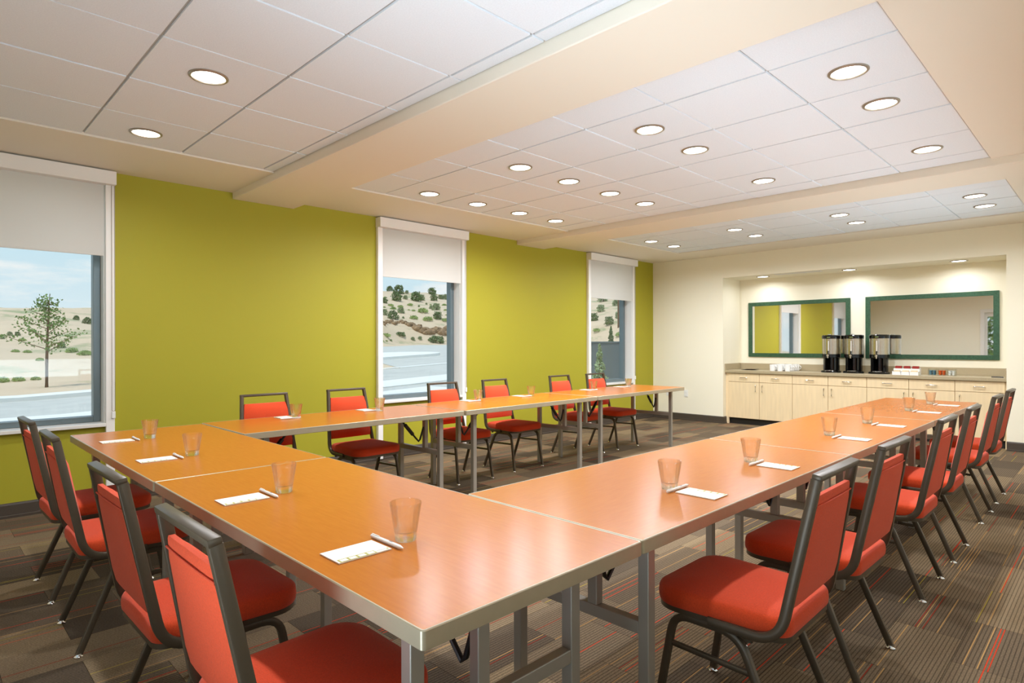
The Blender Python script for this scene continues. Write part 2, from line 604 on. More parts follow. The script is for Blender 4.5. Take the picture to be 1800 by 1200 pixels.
SHADE_Z = [2.014, 2.048, 2.008]
for n, (a, b) in enumerate(WIN):
    w = struct(empty('window_%d' % (n + 1), (XW, (a + b) / 2, 0)))
    c = (a + b) / 2
    h = (b - a) / 2
    # white side trims running from the floor to the shade box
    for s in (-1, 1):
        y0, y1 = sorted((s * h, s * (h - 0.062)))
        bxo('casing', 'white_trim', w, 0, 0.045, y0, y1, 0.012, HEAD_Z - 0.02, 0.004)
    hi = h - 0.06
    fx = -0.17
    # reveal lining
    for s in (-1, 1):
        y0, y1 = sorted((s * hi, s * (hi - 0.008)))
        bxo('reveal', 'sill', w, fx, -0.001, y0, y1, SILL_Z, HEAD_Z)
    bxo('sill', 'sill', w, fx, 0.045, -hi + 0.001, hi - 0.001, SILL_Z - 0.028, SILL_Z, 0.004)
    # aluminium frame
    fw = 0.05
    i2 = hi - 0.009
    for s in (-1, 1):
        y0, y1 = sorted((s * i2, s * (i2 - fw)))
        bxo('frame_stile', 'alu_frame', w, fx - 0.03, fx + 0.055, y0, y1, SILL_Z + 0.001, HEAD_Z - 0.001, 0.004)
    bxo('frame_rail', 'alu_frame', w, fx - 0.03, fx + 0.055, -i2 + fw, i2 - fw, SILL_Z + 0.001, SILL_Z + fw, 0.004)
    bxo('frame_rail', 'alu_frame', w, fx - 0.03, fx + 0.055, -i2 + fw, i2 - fw, HEAD_Z - fw, HEAD_Z - 0.001, 0.004)
    bxo('pane', 'pane', w, fx + 0.005, fx + 0.011, -i2 + fw, i2 - fw, SILL_Z + fw, HEAD_Z - fw)
    # roller shade
    lab = ['wide white roller shade half lowered over the window nearest the camera',
           'white roller shade half lowered over the middle window in the green wall',
           'white roller shade half lowered over the farthest window beside the room corner'][n]
    t = thing('roller_shade', lab, 'window shade', (XW, c, 0), 0, 'white roller shades on the green wall')
    cas = bxo('cassette', 'white_trim', t, 0.0015, 0.10, -h - 0.004, h + 0.004, HEAD_Z - 0.03, 2.698, 0.003)
    z0 = SHADE_Z[n]
    bxo('shade_cloth', 'shade', t, 0.022, 0.024, -hi + 0.012, hi - 0.012, z0 + 0.012, HEAD_Z - 0.03)
    bxo('hem_bar', 'shade', t, 0.018, 0.028, -hi + 0.012, hi - 0.012, z0, z0 + 0.014, 0.003)
    bm = bmesh.new()
    cy = h - 0.022
    zb = 0.74
    pts = [(0.052, cy, HEAD_Z - 0.03)] + [(0.052, cy, HEAD_Z - 0.03 - (HEAD_Z - 0.03 - zb - 0.02) * k / 8) for k in range(1, 9)]
    pts += [(0.052, cy + 0.011 - 0.011 * math.cos(a_), zb + 0.02 - 0.011 * math.sin(a_)) for a_ in [PI * k / 6 for k in range(1, 6)]]
    pts += [(0.052, cy + 0.022, zb + 0.02 + (HEAD_Z - 0.03 - zb - 0.02) * k / 8) for k in range(0, 9)]
    tube(bm, pts, 0.0022, 6)
    obj('bead_chain', bm, 'ring', t, True)
    bxo('chain_clip', 'white_plastic', t, 0.0455, 0.058, cy - 0.002, cy + 0.024, zb - 0.05, zb + 0.008, 0.004)

# --- back wall with the counter niche
bm = bmesh.new()
box(bm, XW - 0.2, NX0, YB, NY + 0.2, -0.15, 3.0)
box(bm, NX1, XR + 0.2, YB, NY + 0.2, -0.15, 3.0)
box(bm, NX0, NX1, YB, NY + 0.2, NZ, 3.0)
box(bm, NX0, NX1, NY, NY + 0.2, -0.15, NZ)
struct(obj('wall_back', bm, 'cream'))
bm = bmesh.new()
RY0, RY1, RZ0, RZ1 = -0.6, 8.6, 0.70, 1.30      # unseen window band, added to let the fill light in
box(bm, XR, XR + 0.2, YN - 0.2, RY0, -0.15, 3.0)
box(bm, XR, XR + 0.2, RY1, NY + 0.2, -0.15, 3.0)
box(bm, XR, XR + 0.2, RY0, RY1, -0.15, RZ0)
box(bm, XR, XR + 0.2, RY0, RY1, RZ1, 3.0)
struct(obj('wall_right', bm, 'cream'))
w5 = struct(empty('window_5', (XR, (RY0 + RY1) / 2, 0)))
rl = (RY1 - RY0) / 2
for k in range(7):
    y = -rl + 0.03 + (2 * rl - 0.06) * k / 6
    bxo('frame_stile', 'white_trim', w5, 0.06, 0.14, y - 0.03, y + 0.03, RZ0 + 0.05, RZ1 - 0.05, 0.003)
for z in (RZ0 + 0.025, RZ1 - 0.026):
    bxo('frame_rail', 'white_trim', w5, 0.06, 0.14, -rl + 0.001, rl - 0.001, z - 0.0245, z + 0.0245, 0.003)
for k in range(6):
    y = -rl + 0.03 + (2 * rl - 0.06) * k / 6
    bxo('pane', 'pane', w5, 0.097, 0.103, y + 0.03, y + (2 * rl - 0.06) / 6 - 0.03, RZ0 + 0.05, RZ1 - 0.05)
DX0, DX1, DZ = -2.75, -1.72, 2.16
bm = bmesh.new()
box(bm, XW - 0.2, DX0, YN - 0.2, YN, -0.15, 3.0)
GX1 = 0.55          # opening widened past the door to here for added glazing
box(bm, GX1, XR + 0.2, YN - 0.2, YN, -0.15, 3.0)
box(bm, DX0, GX1, YN - 0.2, YN, DZ, 3.0)
struct(obj('wall_front', bm, 'cream'))
dr = struct(empty('door_1', ((DX0 + DX1) / 2, YN, 0)))
hw = (DX1 - DX0) / 2
for s in (-1, 1):
    x0, x1 = sorted((s * (hw + 0.06), s * (hw - 0.03)))
    bxo('casing', 'white_trim', dr, x0, x1, 0.0, 0.03, 0.0, DZ - 0.031, 0.003)
    x0, x1 = sorted((s * (hw - 0.001), s * (hw - 0.085)))
    bxo('door_stile', 'white_trim', dr, x0, x1, -0.12, -0.075, 0.01, DZ - 0.03, 0.003)
bxo('casing', 'white_trim', dr, -hw - 0.06, hw + 0.06, 0.0, 0.03, DZ - 0.03, DZ + 0.06, 0.003)
bxo('door_rail', 'white_trim', dr, -hw + 0.085, hw - 0.085, -0.12, -0.075, 0.01, 0.22, 0.003)
bxo('door_rail', 'white_trim', dr, -hw + 0.085, hw - 0.085, -0.12, -0.075, DZ - 0.14, DZ - 0.03, 0.003)
bxo('pane', 'pane', dr, -hw + 0.085, hw - 0.085, -0.10, -0.094, 0.22, DZ - 0.14)
bxo('door_handle', 'chrome', dr, hw - 0.07, hw - 0.05, -0.074, -0.03, 0.95, 1.15, 0.005)

w4 = struct(empty('window_4', ((DX1 + GX1) / 2, YN, 0)))  # unseen glazing beside the door, added to bring more light in
gw = (GX1 - DX1) / 2
for s in (-1, 0, 1):
    xc = s * (gw - 0.04)
    bxo('frame_stile', 'white_trim', w4, xc - 0.035, xc + 0.035, -0.13, -0.06, 0.02, DZ - 0.002, 0.003)
for z0, z1 in ((0.0, 0.10), (DZ - 0.08, DZ - 0.001)):
    for xa, xb in ((-gw + 0.075, -0.035), (0.035, gw - 0.075)):
        bxo('frame_rail', 'white_trim', w4, xa, xb, -0.13, -0.06, z0 + 0.001, z1, 0.003)
for xa, xb in ((-gw + 0.075, -0.035), (0.035, gw - 0.075)):
    bxo('pane', 'pane', w4, xa, xb, -0.098, -0.092, 0.10, DZ - 0.08)

# --- baseboards (a moulded section on every wall)
BBP = [(0, 0), (0.020, 0), (0.020, 0.018), (0.014, 0.022), (0.014, 0.095), (0.010, 0.108), (0, 0.110)]
def baseboard(name, p0, p1, nrm):
    """profile swept straight from p0 to p1 (xy), standing out along nrm"""
    bm = bmesh.new()
    ra = [bm.verts.new((p0[0] + nrm[0] * u, p0[1] + nrm[1] * u, v + 0.0005)) for u, v in BBP]
    rb = [bm.verts.new((p1[0] + nrm[0] * u, p1[1] + nrm[1] * u, v + 0.0005)) for u, v in BBP]
    n = len(BBP)
    for i in range(n):
        bm.faces.new((ra[i], ra[(i + 1) % n], rb[(i + 1) % n], rb[i]))
    bm.faces.new(ra[::-1]); bm.faces.new(rb)
    return struct(obj(name, bm, 'base_dark'))
cuts = [YN]
for a, b in WIN: cuts += [a, a + 0.062, b - 0.062, b]
cuts.append(YB)
bbl = None
k = 0
for i in range(0, len(cuts), 2):
    o = baseboard('baseboard_left' if k == 0 else 'baseboard_segment', (XW, cuts[i]), (XW, cuts[i + 1]), (1, 0))
    if k == 0: bbl = o
    else:
        o.parent = bbl
        del o['kind']
    k += 1
b1 = baseboard('baseboard_back', (XW + 0.021, YB), (NX0, YB), (0, -1))
o = baseboard('baseboard_segment', (NX0, YB - 0.020), (NX0, YB + 0.12), (1, 0)); o.parent = b1; del o['kind']
o = baseboard('baseboard_segment', (NX1, YB), (XR - 0.021, YB), (0, -1)); o.parent = b1; del o['kind']
baseboard('baseboard_right', (XR, YN), (XR, YB), (-1, 0))
b2 = baseboard('baseboard_front', (XW + 0.021, YN), (DX0 - 0.06, YN), (0, 1))
o = baseboard('baseboard_segment', (GX1, YN), (XR - 0.021, YN), (0, 1)); o.parent = b2; del o['kind']

# --- ceiling: slab, plaster borders and beams, acoustic tiles in a recessed bar grid
BX0, BX1 = -4.955, -0.72
BAYS = [(YN, 2.145), (2.74, 5.92), (6.47, 8.62)]
ce = struct(bxo('ceiling', 'beige', None, XW - 0.2, XR + 0.2, YN - 0.2, NY + 0.2, 2.76, 3.0))
bxo('plaster_border', 'beige', ce, XW, BX0, YN, YB, ZS, 2.76)
bxo('plaster_border', 'beige', ce, BX1, XR, YN, YB, ZS, 2.76)
bxo('plaster_border', 'beige', ce, BX0, BX1, BAYS[2][1], YB, ZS, 2.76)
bxo('beam', 'beige', ce, XW, XR, BAYS[0][1], BAYS[1][0], ZBEAM, 2.76, 0.006)
bxo('beam', 'beige', ce, XW, XR, BAYS[1][1], BAYS[2][0], ZBEAM, 2.76, 0.006)
NT = 7
ST = (BX1 - BX0) / NT
YL = [[YN, -0.998, -0.388, 0.222, 0.832, 1.442, 2.052, 2.145],
      [2.74, 3.21, 3.82, 4.43, 5.04, 5.65, 5.92],
      [6.47, 7.06, 7.665, 8.27, 8.62]]
tcache = {}
for bi, yl in enumerate(YL):
    for i in range(NT):
        xa, xb = BX0 + i * ST, BX0 + (i + 1) * ST
        for ya, yb in zip(yl, yl[1:]):
            w, l = round(xb - xa, 3), round(yb - ya, 3)
            if (w, l) not in tcache:
                bm = bmesh.new()
                box(bm, -w / 2 + 0.0065, w / 2 - 0.0065, -l / 2 + 0.0075, l / 2 - 0.0075, 0, 0.02)
                o = obj('ceiling_tile', bm, 'tile', ce)
                tcache[(w, l)] = o
            else:
                o = inst('ceiling_tile', tcache[(w, l)], ce)
            o.location = ((xa + xb) / 2, (ya + yb) / 2, ZT + rnd.uniform(-0.0012, 0.0012))
    for i in range(NT + 1):
        x = BX0 + i * ST
        x0, x1 = max(x - 0.012, BX0), min(x + 0.012, BX1)
        bxo('grid_bar', 'tbar', ce, x0, x1, yl[0], yl[-1], ZT + 0.012, ZT + 0.036)
    for y in yl[1:-1]:
        bxo('grid_bar', 'tbar', ce, BX0, BX1, y - 0.012, y + 0.012, ZT + 0.0105, ZT + 0.0365)

# --- downlights
def make_downlight():
    t = empty('downlight')
    bm = bmesh.new()
    lathe(bm, [(0.098, 0.0), (0.098, -0.004), (0.092, -0.009), (0.084, -0.009), (0.080, -0.003), (0.080, 0.0)], 40)
    obj('trim_ring', bm, 'ring', t, True)
    bm = bmesh.new()
    lathe(bm, [(0.0, -0.0045), (0.05, -0.0042), (0.080, -0.0028)], 40)
    obj('lens', bm, 'lens', t, True)
    return t
ld = bpy.data.lights.new('downlight_lamp', 'AREA')
ld.shape = 'DISK'
ld.size = 0.11
ld.energy = LAMP_W
ld.color = LAMP_COL
ld.spread = math.radians(165)
ldn = ld.copy()
ldn.energy = LAMP_W * 0.25
proto_light = make_downlight()
LX = [-4.653, -3.443, -2.232, -1.022]
CW = ['first from the green wall', 'second from the green wall', 'third from the green wall', 'fourth from the green wall']
rows = [(1.137, 'in the nearest ceiling bay', (0, 1, 2, 3)),
        (3.515, 'in the row just past the near beam', (0, 1, 2, 3)),
        (4.125, 'in the second row past the near beam', (0, 1, 2, 3)),
        (4.735, 'in the short middle row of two', (0, 1)),
        (5.335, 'in the row just before the far beam', (0, 1, 2, 3)),
        (7.362, 'in the row just past the far beam', (0, 1, 2, 3)),
        (7.967, 'in the last row before the coffee counter', (0, 1, 2, 3))]
LIGHT_ROOTS = []
for y, txt, cols in rows:
    for cidx in cols:
        LIGHT_ROOTS.append((LX[cidx], y, ZT, 'round recessed downlight %s, %s' % (txt, CW[cidx]), 'downlights in the tile ceiling'))
for x, w_ in ((-4.03, 'left end'), (-2.785, 'middle'), (-1.50, 'right end')):
    LIGHT_ROOTS.append((x, 9.60, NZ, 'small round downlight above the coffee counter, %s of the niche' % w_, 'downlights in the counter niche'))
# copies are taken from the bare prototype before it gets its own lamp
_copies = [copy_tree(proto_light) for _ in LIGHT_ROOTS[1:]]
for t, (x, y, z, lab, grp) in zip([proto_light] + _copies, LIGHT_ROOTS):
    t.location = (x, y, z - 0.0002)
    tag(t, lab, 'downlight', grp)
    lo = bpy.data.objects.new('downlight_lamp', ldn if z < 2.5 else ld)
    C.objects.link(lo)
    lo.parent = t
    lo.location = (0, 0, -0.012)

# air vent in the niche ceiling
t = thing('air_vent', 'long white slotted air vent above the coffee counter', 'vent', (-3.44, 9.44, NZ))
bm = bmesh.new()
box(bm, -0.33, 0.33, -0.06, -0.05, -0.008, 0); box(bm, -0.33, 0.33, 0.05, 0.06, -0.008, 0)
box(bm, -0.33, -0.32, -0.05, 0.05, -0.008, 0); box(bm, 0.32, 0.33, -0.05, 0.05, -0.008, 0)
obj('frame', bm, 'white_plastic', t)
for k in range(4):
    y = -0.036 + k * 0.024
    bxo('slat', 'white_plastic', t, -0.32, 0.32, y - 0.008, y + 0.008, -0.007, -0.001)

# --- outlets on the back wall
for x, lab in ((-5.23, 'white wall outlet low on the cream wall beyond the far table end'), (-5.57, 'white wall outlet near the room corner behind the table legs')):
    t = thing('wall_outlet', lab, 'outlet', (x, YB, 0.45), 0, 'outlets on the cream wall')
    bxo('cover_plate', 'white_plastic', t, -0.036, 0.036, -0.006, -0.0002, -0.058, 0.058, 0.002)
    for z in (-0.024, 0.024):
        bxo('socket', 'white_ceramic', t, -0.016, 0.016, -0.009, -0.0055, z - 0.015, z + 0.015, 0.003)

# ================================================================ counter
CF = 9.42            # cabinet face
CZ = 0.865           # counter top
CXS = [-4.515 + 0.4997 * i for i in range(8)]
def handle(parent, x, y, z, vertical):
    bm = bmesh.new()
    h = 0.055
    if vertical: pts = [(x, y, z - h), (x, y - 0.028, z - h), (x, y - 0.028, z + h), (x, y, z + h)]
    else: pts = [(x - h, y, z), (x - h, y - 0.028, z), (x + h, y - 0.028, z), (x + h, y, z)]
    p = [Vector(pts[0])] + bend(*pts[0:3], 0.01, 4) + bend(*pts[1:4], 0.01, 4) + [Vector(pts[3])]
    tube(bm, p, 0.005, 8)
    obj('handle', bm, 'chrome', parent, True)
cab_labels = ['maple double cabinet at the left end of the coffee counter',
              'maple double cabinet under the first coffee dispenser',
              'maple double cabinet under the creamer cups',
              'single maple cabinet at the right end of the coffee counter']
for n, (i0, i1) in enumerate(((0, 2), (2, 4), (4, 6), (6, 7))):
    t = thing('base_cabinet', cab_labels[n], 'cabinet', ((CXS[i0] + CXS[i1]) / 2, CF, 0), 0, 'maple base cabinets')
    cx = (CXS[i0] + CXS[i1]) / 2
    x0, x1 = CXS[i0] - cx, CXS[i1] - cx
    bxo('body', 'maple', t, x0 + 0.001, x1 - 0.001, 0.02, 0.50, 0.10, CZ - 0.046)
    bxo('toe_kick', 'dark_kick', t, x0 + 0.001, x1 - 0.001, 0.075, 0.49, 0.0005, 0.0995)
    for i in range(i0, i1):
        a, b = CXS[i] - cx + 0.0025, CXS[i + 1] - cx - 0.0025
        dw = bxo('drawer', 'maple', t, a, b, 0.0, 0.0195, 0.682, CZ - 0.052, 0.0015)
        handle(dw, (a + b) / 2, 0.0, 0.748, False)
        d_ = bxo('door', 'maple', t, a, b, 0.0, 0.0195, 0.105, 0.676, 0.0015)
        left_hinged = (i in (0, 2, 4))
        handle(d_, (b - 0.05) if left_hinged else (a + 0.05), 0.0, 0.585, True)
t = thing('countertop', 'long speckled tan stone countertop with low backsplash in the niche', 'countertop', ((NX0 + NX1) / 2, CF, 0))
cw = (NX1 - NX0) / 2
bxo('slab', 'granite', t, -cw + 0.001, cw - 0.001, -0.03, NY - CF - 0.001, CZ - 0.045, CZ, 0.004)
bxo('backsplash', 'granite', t, -cw + 0.001, cw - 0.001, NY - CF - 0.022, NY - CF - 0.001, CZ, CZ + 0.10, 0.003)
for s in (-1, 1):
    x0, x1 = sorted((s * (cw - 0.001), s * (cw - 0.02)))
    bxo('side_splash', 'granite', t, x0, x1, -0.03, NY - CF - 0.0225, CZ, CZ + 0.10, 0.003)
for s, nm in ((-1, 'narrow maple filler strip at the left end of the counter'), (1, 'narrow maple filler strip at the right end of the counter')):
    x0, x1 = (NX0 + 0.001, CXS[0] - 0.001) if s < 0 else (CXS[7] + 0.001, NX1 - 0.001)
    o = bxo('filler_strip', 'maple', None, x0, x1, CF + 0.015, CF + 0.035, 0.0005, CZ - 0.046)
    tag(o, nm, 'trim strip', 'cabinet filler strips')

# --- mirrors on the niche wall
def mirror(x0, x1, z0, z1, label):
    t = thing('wall_mirror', label, 'mirror', ((x0 + x1) / 2, NY, (z0 + z1) / 2), 0, 'framed mirrors over the counter')
    w, h = (x1 - x0) / 2, (z1 - z0) / 2
    fw, dp = 0.062, 0.028
    def rail(pts):
        bm = bmesh.new()
        f0 = [bm.verts.new((p[0], -dp, p[1])) for p in pts]
        f1 = [bm.verts.new((p[0], -0.0005, p[1])) for p in pts]
        bm.faces.new(f0); bm.faces.new(f1[::-1])
        for i in range(4):
            bm.faces.new((f0[i], f0[(i + 1) % 4], f1[(i + 1) % 4], f1[i]))
        bmesh.ops.bevel(bm, geom=list(bm.edges), offset=0.003, segments=2, affect='EDGES')
        obj('frame_rail', bm, 'mframe', t, True)
    rail([(-w, -h), (w, -h), (w - fw, -h + fw), (-w + fw, -h + fw)])
    rail([(-w, h), (w, h), (w - fw, h - fw), (-w + fw, h - fw)])
    rail([(-w, -h), (-w, h), (-w + fw, h - fw), (-w + fw, -h + fw)])
    rail([(w, -h), (w, h), (w - fw, h - fw), (w - fw, -h + fw)])
    bxo('mirror_glass', 'mirror', t, -w + fw - 0.004, w - fw + 0.004, -0.014, -0.0006, -h + fw - 0.004, h - fw + 0.004)
mirror(-4.411, -2.868, 1.071, 1.966, 'green framed mirror on the left, behind the first coffee dispenser')
mirror(-2.666, -1.127, 1.069, 1.966, 'green framed mirror on the right, above the creamer cups')

# --- coffee dispensers
def make_dispenser():
    t = empty('coffee_dispenser')
    bm = bmesh.new()
    lathe(bm, [(0, 0), (0.128, 0), (0.135, 0.006), (0.135, 0.018), (0.125, 0.028), (0, 0.030)], 36, (0, -0.02, 0))
    obj('base', bm, 'gloss_black', t, True)
    bm = bmesh.new()     # curved shroud of the pedestal, open at the front
    n = 24
    for r_ in (0.105,):
        rings = []
        for z in (0.030, 0.215):
            o_, i_ = [], []
            for k in range(n + 1):
                a = math.radians(-52) + math.radians(284) * k / n
                o_.append(bm.verts.new((0.108 * math.cos(a), 0.108 * math.sin(a), z)))
                i_.append(bm.verts.new((0.086 * math.cos(a), 0.086 * math.sin(a), z)))
            rings.append((o_, i_))
        (o0, i0), (o1, i1) = rings
        for k in range(n):
            bm.faces.new((o0[k], o0[k + 1], o1[k + 1], o1[k]))
            bm.faces.new((i0[k], i1[k], i1[k + 1], i0[k + 1]))
            bm.faces.new((o0[k], i0[k], i0[k + 1], o0[k + 1]))
            bm.faces.new((o1[k], o1[k + 1], i1[k + 1], i1[k]))
        bm.faces.new((o0[0], o1[0], i1[0], i0[0])); bm.faces.new((o0[n], i0[n], i1[n], o1[n]))
    obj('pedestal', bm, 'gloss_black', t, True)
    bm = bmesh.new()
    lathe(bm, [(0, 0.2155), (0.118, 0.2155), (0.124, 0.222), (0.124, 0.268), (0, 0.268)], 36)
    obj('bottom_collar', bm, 'gloss_black', t, True)
    bm = bmesh.new()
    lathe(bm, [(0.121, 0.2685), (0.121, 0.492)], 48)
    obj('steel_body', bm, 'steel', t, True)
    bm = bmesh.new()
    lathe(bm, [(0.0, 0.4925), (0.125, 0.4925), (0.126, 0.498), (0.126, 0.535), (0.115, 0.545), (0, 0.548)], 36)
    ld_ = obj('lid', bm, 'gloss_black', t, True)
    bxo('lid_latch', 'chrome', ld_, -0.02, 0.02, -0.10, -0.06, 0.543, 0.560, 0.004)
    bxo('level_label', 'grass', ld_, -0.022, 0.022, -0.1285, -0.1255, 0.508, 0.516)
    f = empty('faucet', (0, 0, 0), 0, t)
    bm = bmesh.new()
    tube(bm, [(0, -0.115, 0.25), (0, -0.165, 0.25)], 0.016, 12)
    tube(bm, [(0, -0.158, 0.262), (0, -0.158, 0.212)], [0.013, 0.010], 12)
    fo = obj('faucet_body', bm, 'chrome', t, True)
    bm = bmesh.new()
    tube(bm, [(0, -0.150, 0.262), (0, -0.148, 0.315)], [0.007, 0.011], 10)
    obj('faucet_lever', bm, 'gloss_black', fo, True)
    bpy.data.objects.remove(f)
    bm = bmesh.new()
    tube(bm, [(0, -0.1275, 0.275), (0, -0.1275, 0.46)], 0.006, 8)
    obj('sight_gauge', bm, 'white_plastic', t, True)
    bm = bmesh.new()
    box(bm, -0.055, 0.055, -0.12, -0.02, 0.0285, 0.0335, 0.002)
    obj('drip_tray', bm, 'steel', t, True)
    return t
d0 = make_dispenser()
ds = [d0, copy_tree(d0), copy_tree(d0)]
for d_, x, lab in zip(ds, (-3.035, -2.735, -2.412), ('left', 'middle', 'right')):
    d_.location = (x, 9.63, CZ + 0.0003)
    tag(d_, 'black and steel coffee dispenser with faucet, %s of the three on the counter' % lab, 'coffee dispenser', 'coffee dispensers')

# --- mugs: three across, five deep
def make_mug():
    t = empty('coffee_mug')
    bm = bmesh.new()
    lathe(bm, [(0, 0.0), (0.034, 0.0), (0.038, 0.004), (0.041, 0.05), (0.042, 0.098), (0.0395, 0.099), (0.038, 0.05), (0.034, 0.012), (0, 0.010)], 20)
    obj('cup', bm, 'white_ceramic', t, True)
    bm = bmesh.new()
    tube(bm, [(0.039 + 0.026 * math.sin(a), 0, 0.052 + 0.028 * math.cos(a)) for a in [PI * k / 8 for k in range(9)]], 0.005, 6)
    obj('handle', bm, 'white_ceramic', t, True)
    return t
m0 = make_mug()
firstm = True
for r_ in range(5):
    for c_ in range(3):
        t = m0 if firstm else copy_tree(m0)
        firstm = False
        t.location = (-3.83 + 0.115 * c_, 9.47 + 0.088 * r_, CZ + 0.0003)
        tag(t, 'white coffee mug on the counter, %s in the %s row from the front' % (('left', 'middle', 'right')[c_], ('first', 'second', 'third', 'fourth', 'last')[r_]), 'mug', 'white mugs on the counter')

# --- napkins fanned out beside the mugs
for k in range(4):
    bm = bmesh.new()
    box(bm, -0.09, 0.09, -0.06, 0.06, 0, 0.0035, 0.0012, 1)
    o = obj('folded_napkin', bm, 'darkpaper')
    o.location = (-4.28 + 0.028 * k, 9.62 - 0.008 * k, CZ + 0.0005 + 0.0040 * k)
    o.rotation_euler = (0, 0, 0.12 * k)
    tag(o, 'dark brown folded napkin on the counter, %s of the fanned pile' % ('bottom', 'second from bottom', 'third from bottom', 'top')[k], 'napkin', 'fanned dark napkins')

# --- condiment rack
t = thing('condiment_rack', 'white stepped condiment rack with sugar packets beside the dispensers', 'rack', (-2.06, 9.50, CZ))
bm = bmesh.new()
for x in (-0.15, -0.0515, 0.047, 0.1455):
    box(bm, x, x + 0.0045, -0.08, 0.08, 0.0005, 0.05)
    box(bm, x, x + 0.0045, 0.0, 0.08, 0.05, 0.085)
box(bm, -0.1455, 0.1455, -0.08, -0.0755, 0.0005, 0.045)
box(bm, -0.1455, 0.1455, -0.002, 0.002, 0.0005, 0.085)
box(bm, -0.1455, 0.1455, 0.0755, 0.08, 0.0005, 0.095)
box(bm, -0.1455, 0.1455, -0.0755, 0.0755, 0.0005, 0.004)
obj('tray', bm, 'white_plastic', t)
for c_ in range(3):
    xc = -0.0985 + 0.0985 * c_
    for k in range(5):
        tag(bxo('sugar_packet', 'beigepack', None, t.location.x + xc - 0.034, t.location.x + xc + 0.034, t.location.y - 0.068 + 0.012 * k, t.location.y - 0.065 + 0.012 * k, CZ + 0.0045, CZ + 0.058 + 0.003 * (k % 2)),
            'beige sugar packet standing in the %s front pocket of the white rack, %s' % (('left', 'middle', 'right')[c_], ('frontmost', 'second', 'third', 'fourth', 'rearmost')[k]), 'packet', 'beige packets in the rack')
    for k in range(3):
        tag(bxo('tea_packet', 'redpack', None, t.location.x + xc - 0.036, t.location.x + xc + 0.036, t.location.y + 0.012 + 0.018 * k, t.location.y + 0.022 + 0.018 * k, CZ + 0.0045, CZ + 0.112 + 0.003 * k),
            'dark red tea packet in the %s rear pocket of the white rack, %s' % (('left', 'middle', 'right')[c_], ('front', 'middle', 'rear')[k]), 'packet', 'red packets in the rack')

# --- three square glass cups with creamers
for c_, (mm, cn) in enumerate((('bluecup', 'blue'), ('orangecup', 'orange'), ('white_ceramic', 'white'))):
    x, y = -1.795 + 0.105 * c_, 9.66
    bm = bmesh.new()
    s, h_, w_ = 0.046, 0.088, 0.004
    box(bm, -s, s, -s, s, 0, 0.005)
    box(bm, -s, s, -s, -s + w_, 0.005, h_); box(bm, -s, s, s - w_, s, 0.005, h_)
    box(bm, -s, -s + w_, -s + w_, s - w_, 0.005, h_); box(bm, s - w_, s, -s + w_, s - w_, 0.005, h_)
    o = obj('creamer_holder', bm, 'pane')
    o.location = (x, y, CZ + 0.0003)
    tag(o, 'square clear holder filled with %s creamer cups on the counter' % cn, 'holder', 'creamer holders')
    for lv in range(2):
        for k in range(4):
            bm = bmesh.new()
            lathe(bm, [(0, 0), (0.013, 0), (0.018, 0.026), (0.0195, 0.028), (0, 0.029)], 12)
            p = obj('creamer_cup', bm, mm, None, True)
            p.location = (x + (-0.0205 if k % 2 == 0 else 0.0205), y + (-0.0205 if k < 2 else 0.0205), CZ + 0.006 + 0.0305 * lv)
            tag(p, 'small %s creamer cup in the clear holder, %s layer, %s' % (cn, ('lower', 'upper')[lv], ('front left', 'front right', 'rear left', 'rear right')[k]), 'creamer', '%s creamer cups' % cn)
o = bxo('counter_pen', 'black', None, -1.16, -1.04, 9.50, 9.512, CZ + 0.0004, CZ + 0.012, 0.004)
tag(o, 'dark pen lying at the right end of the counter', 'pen')

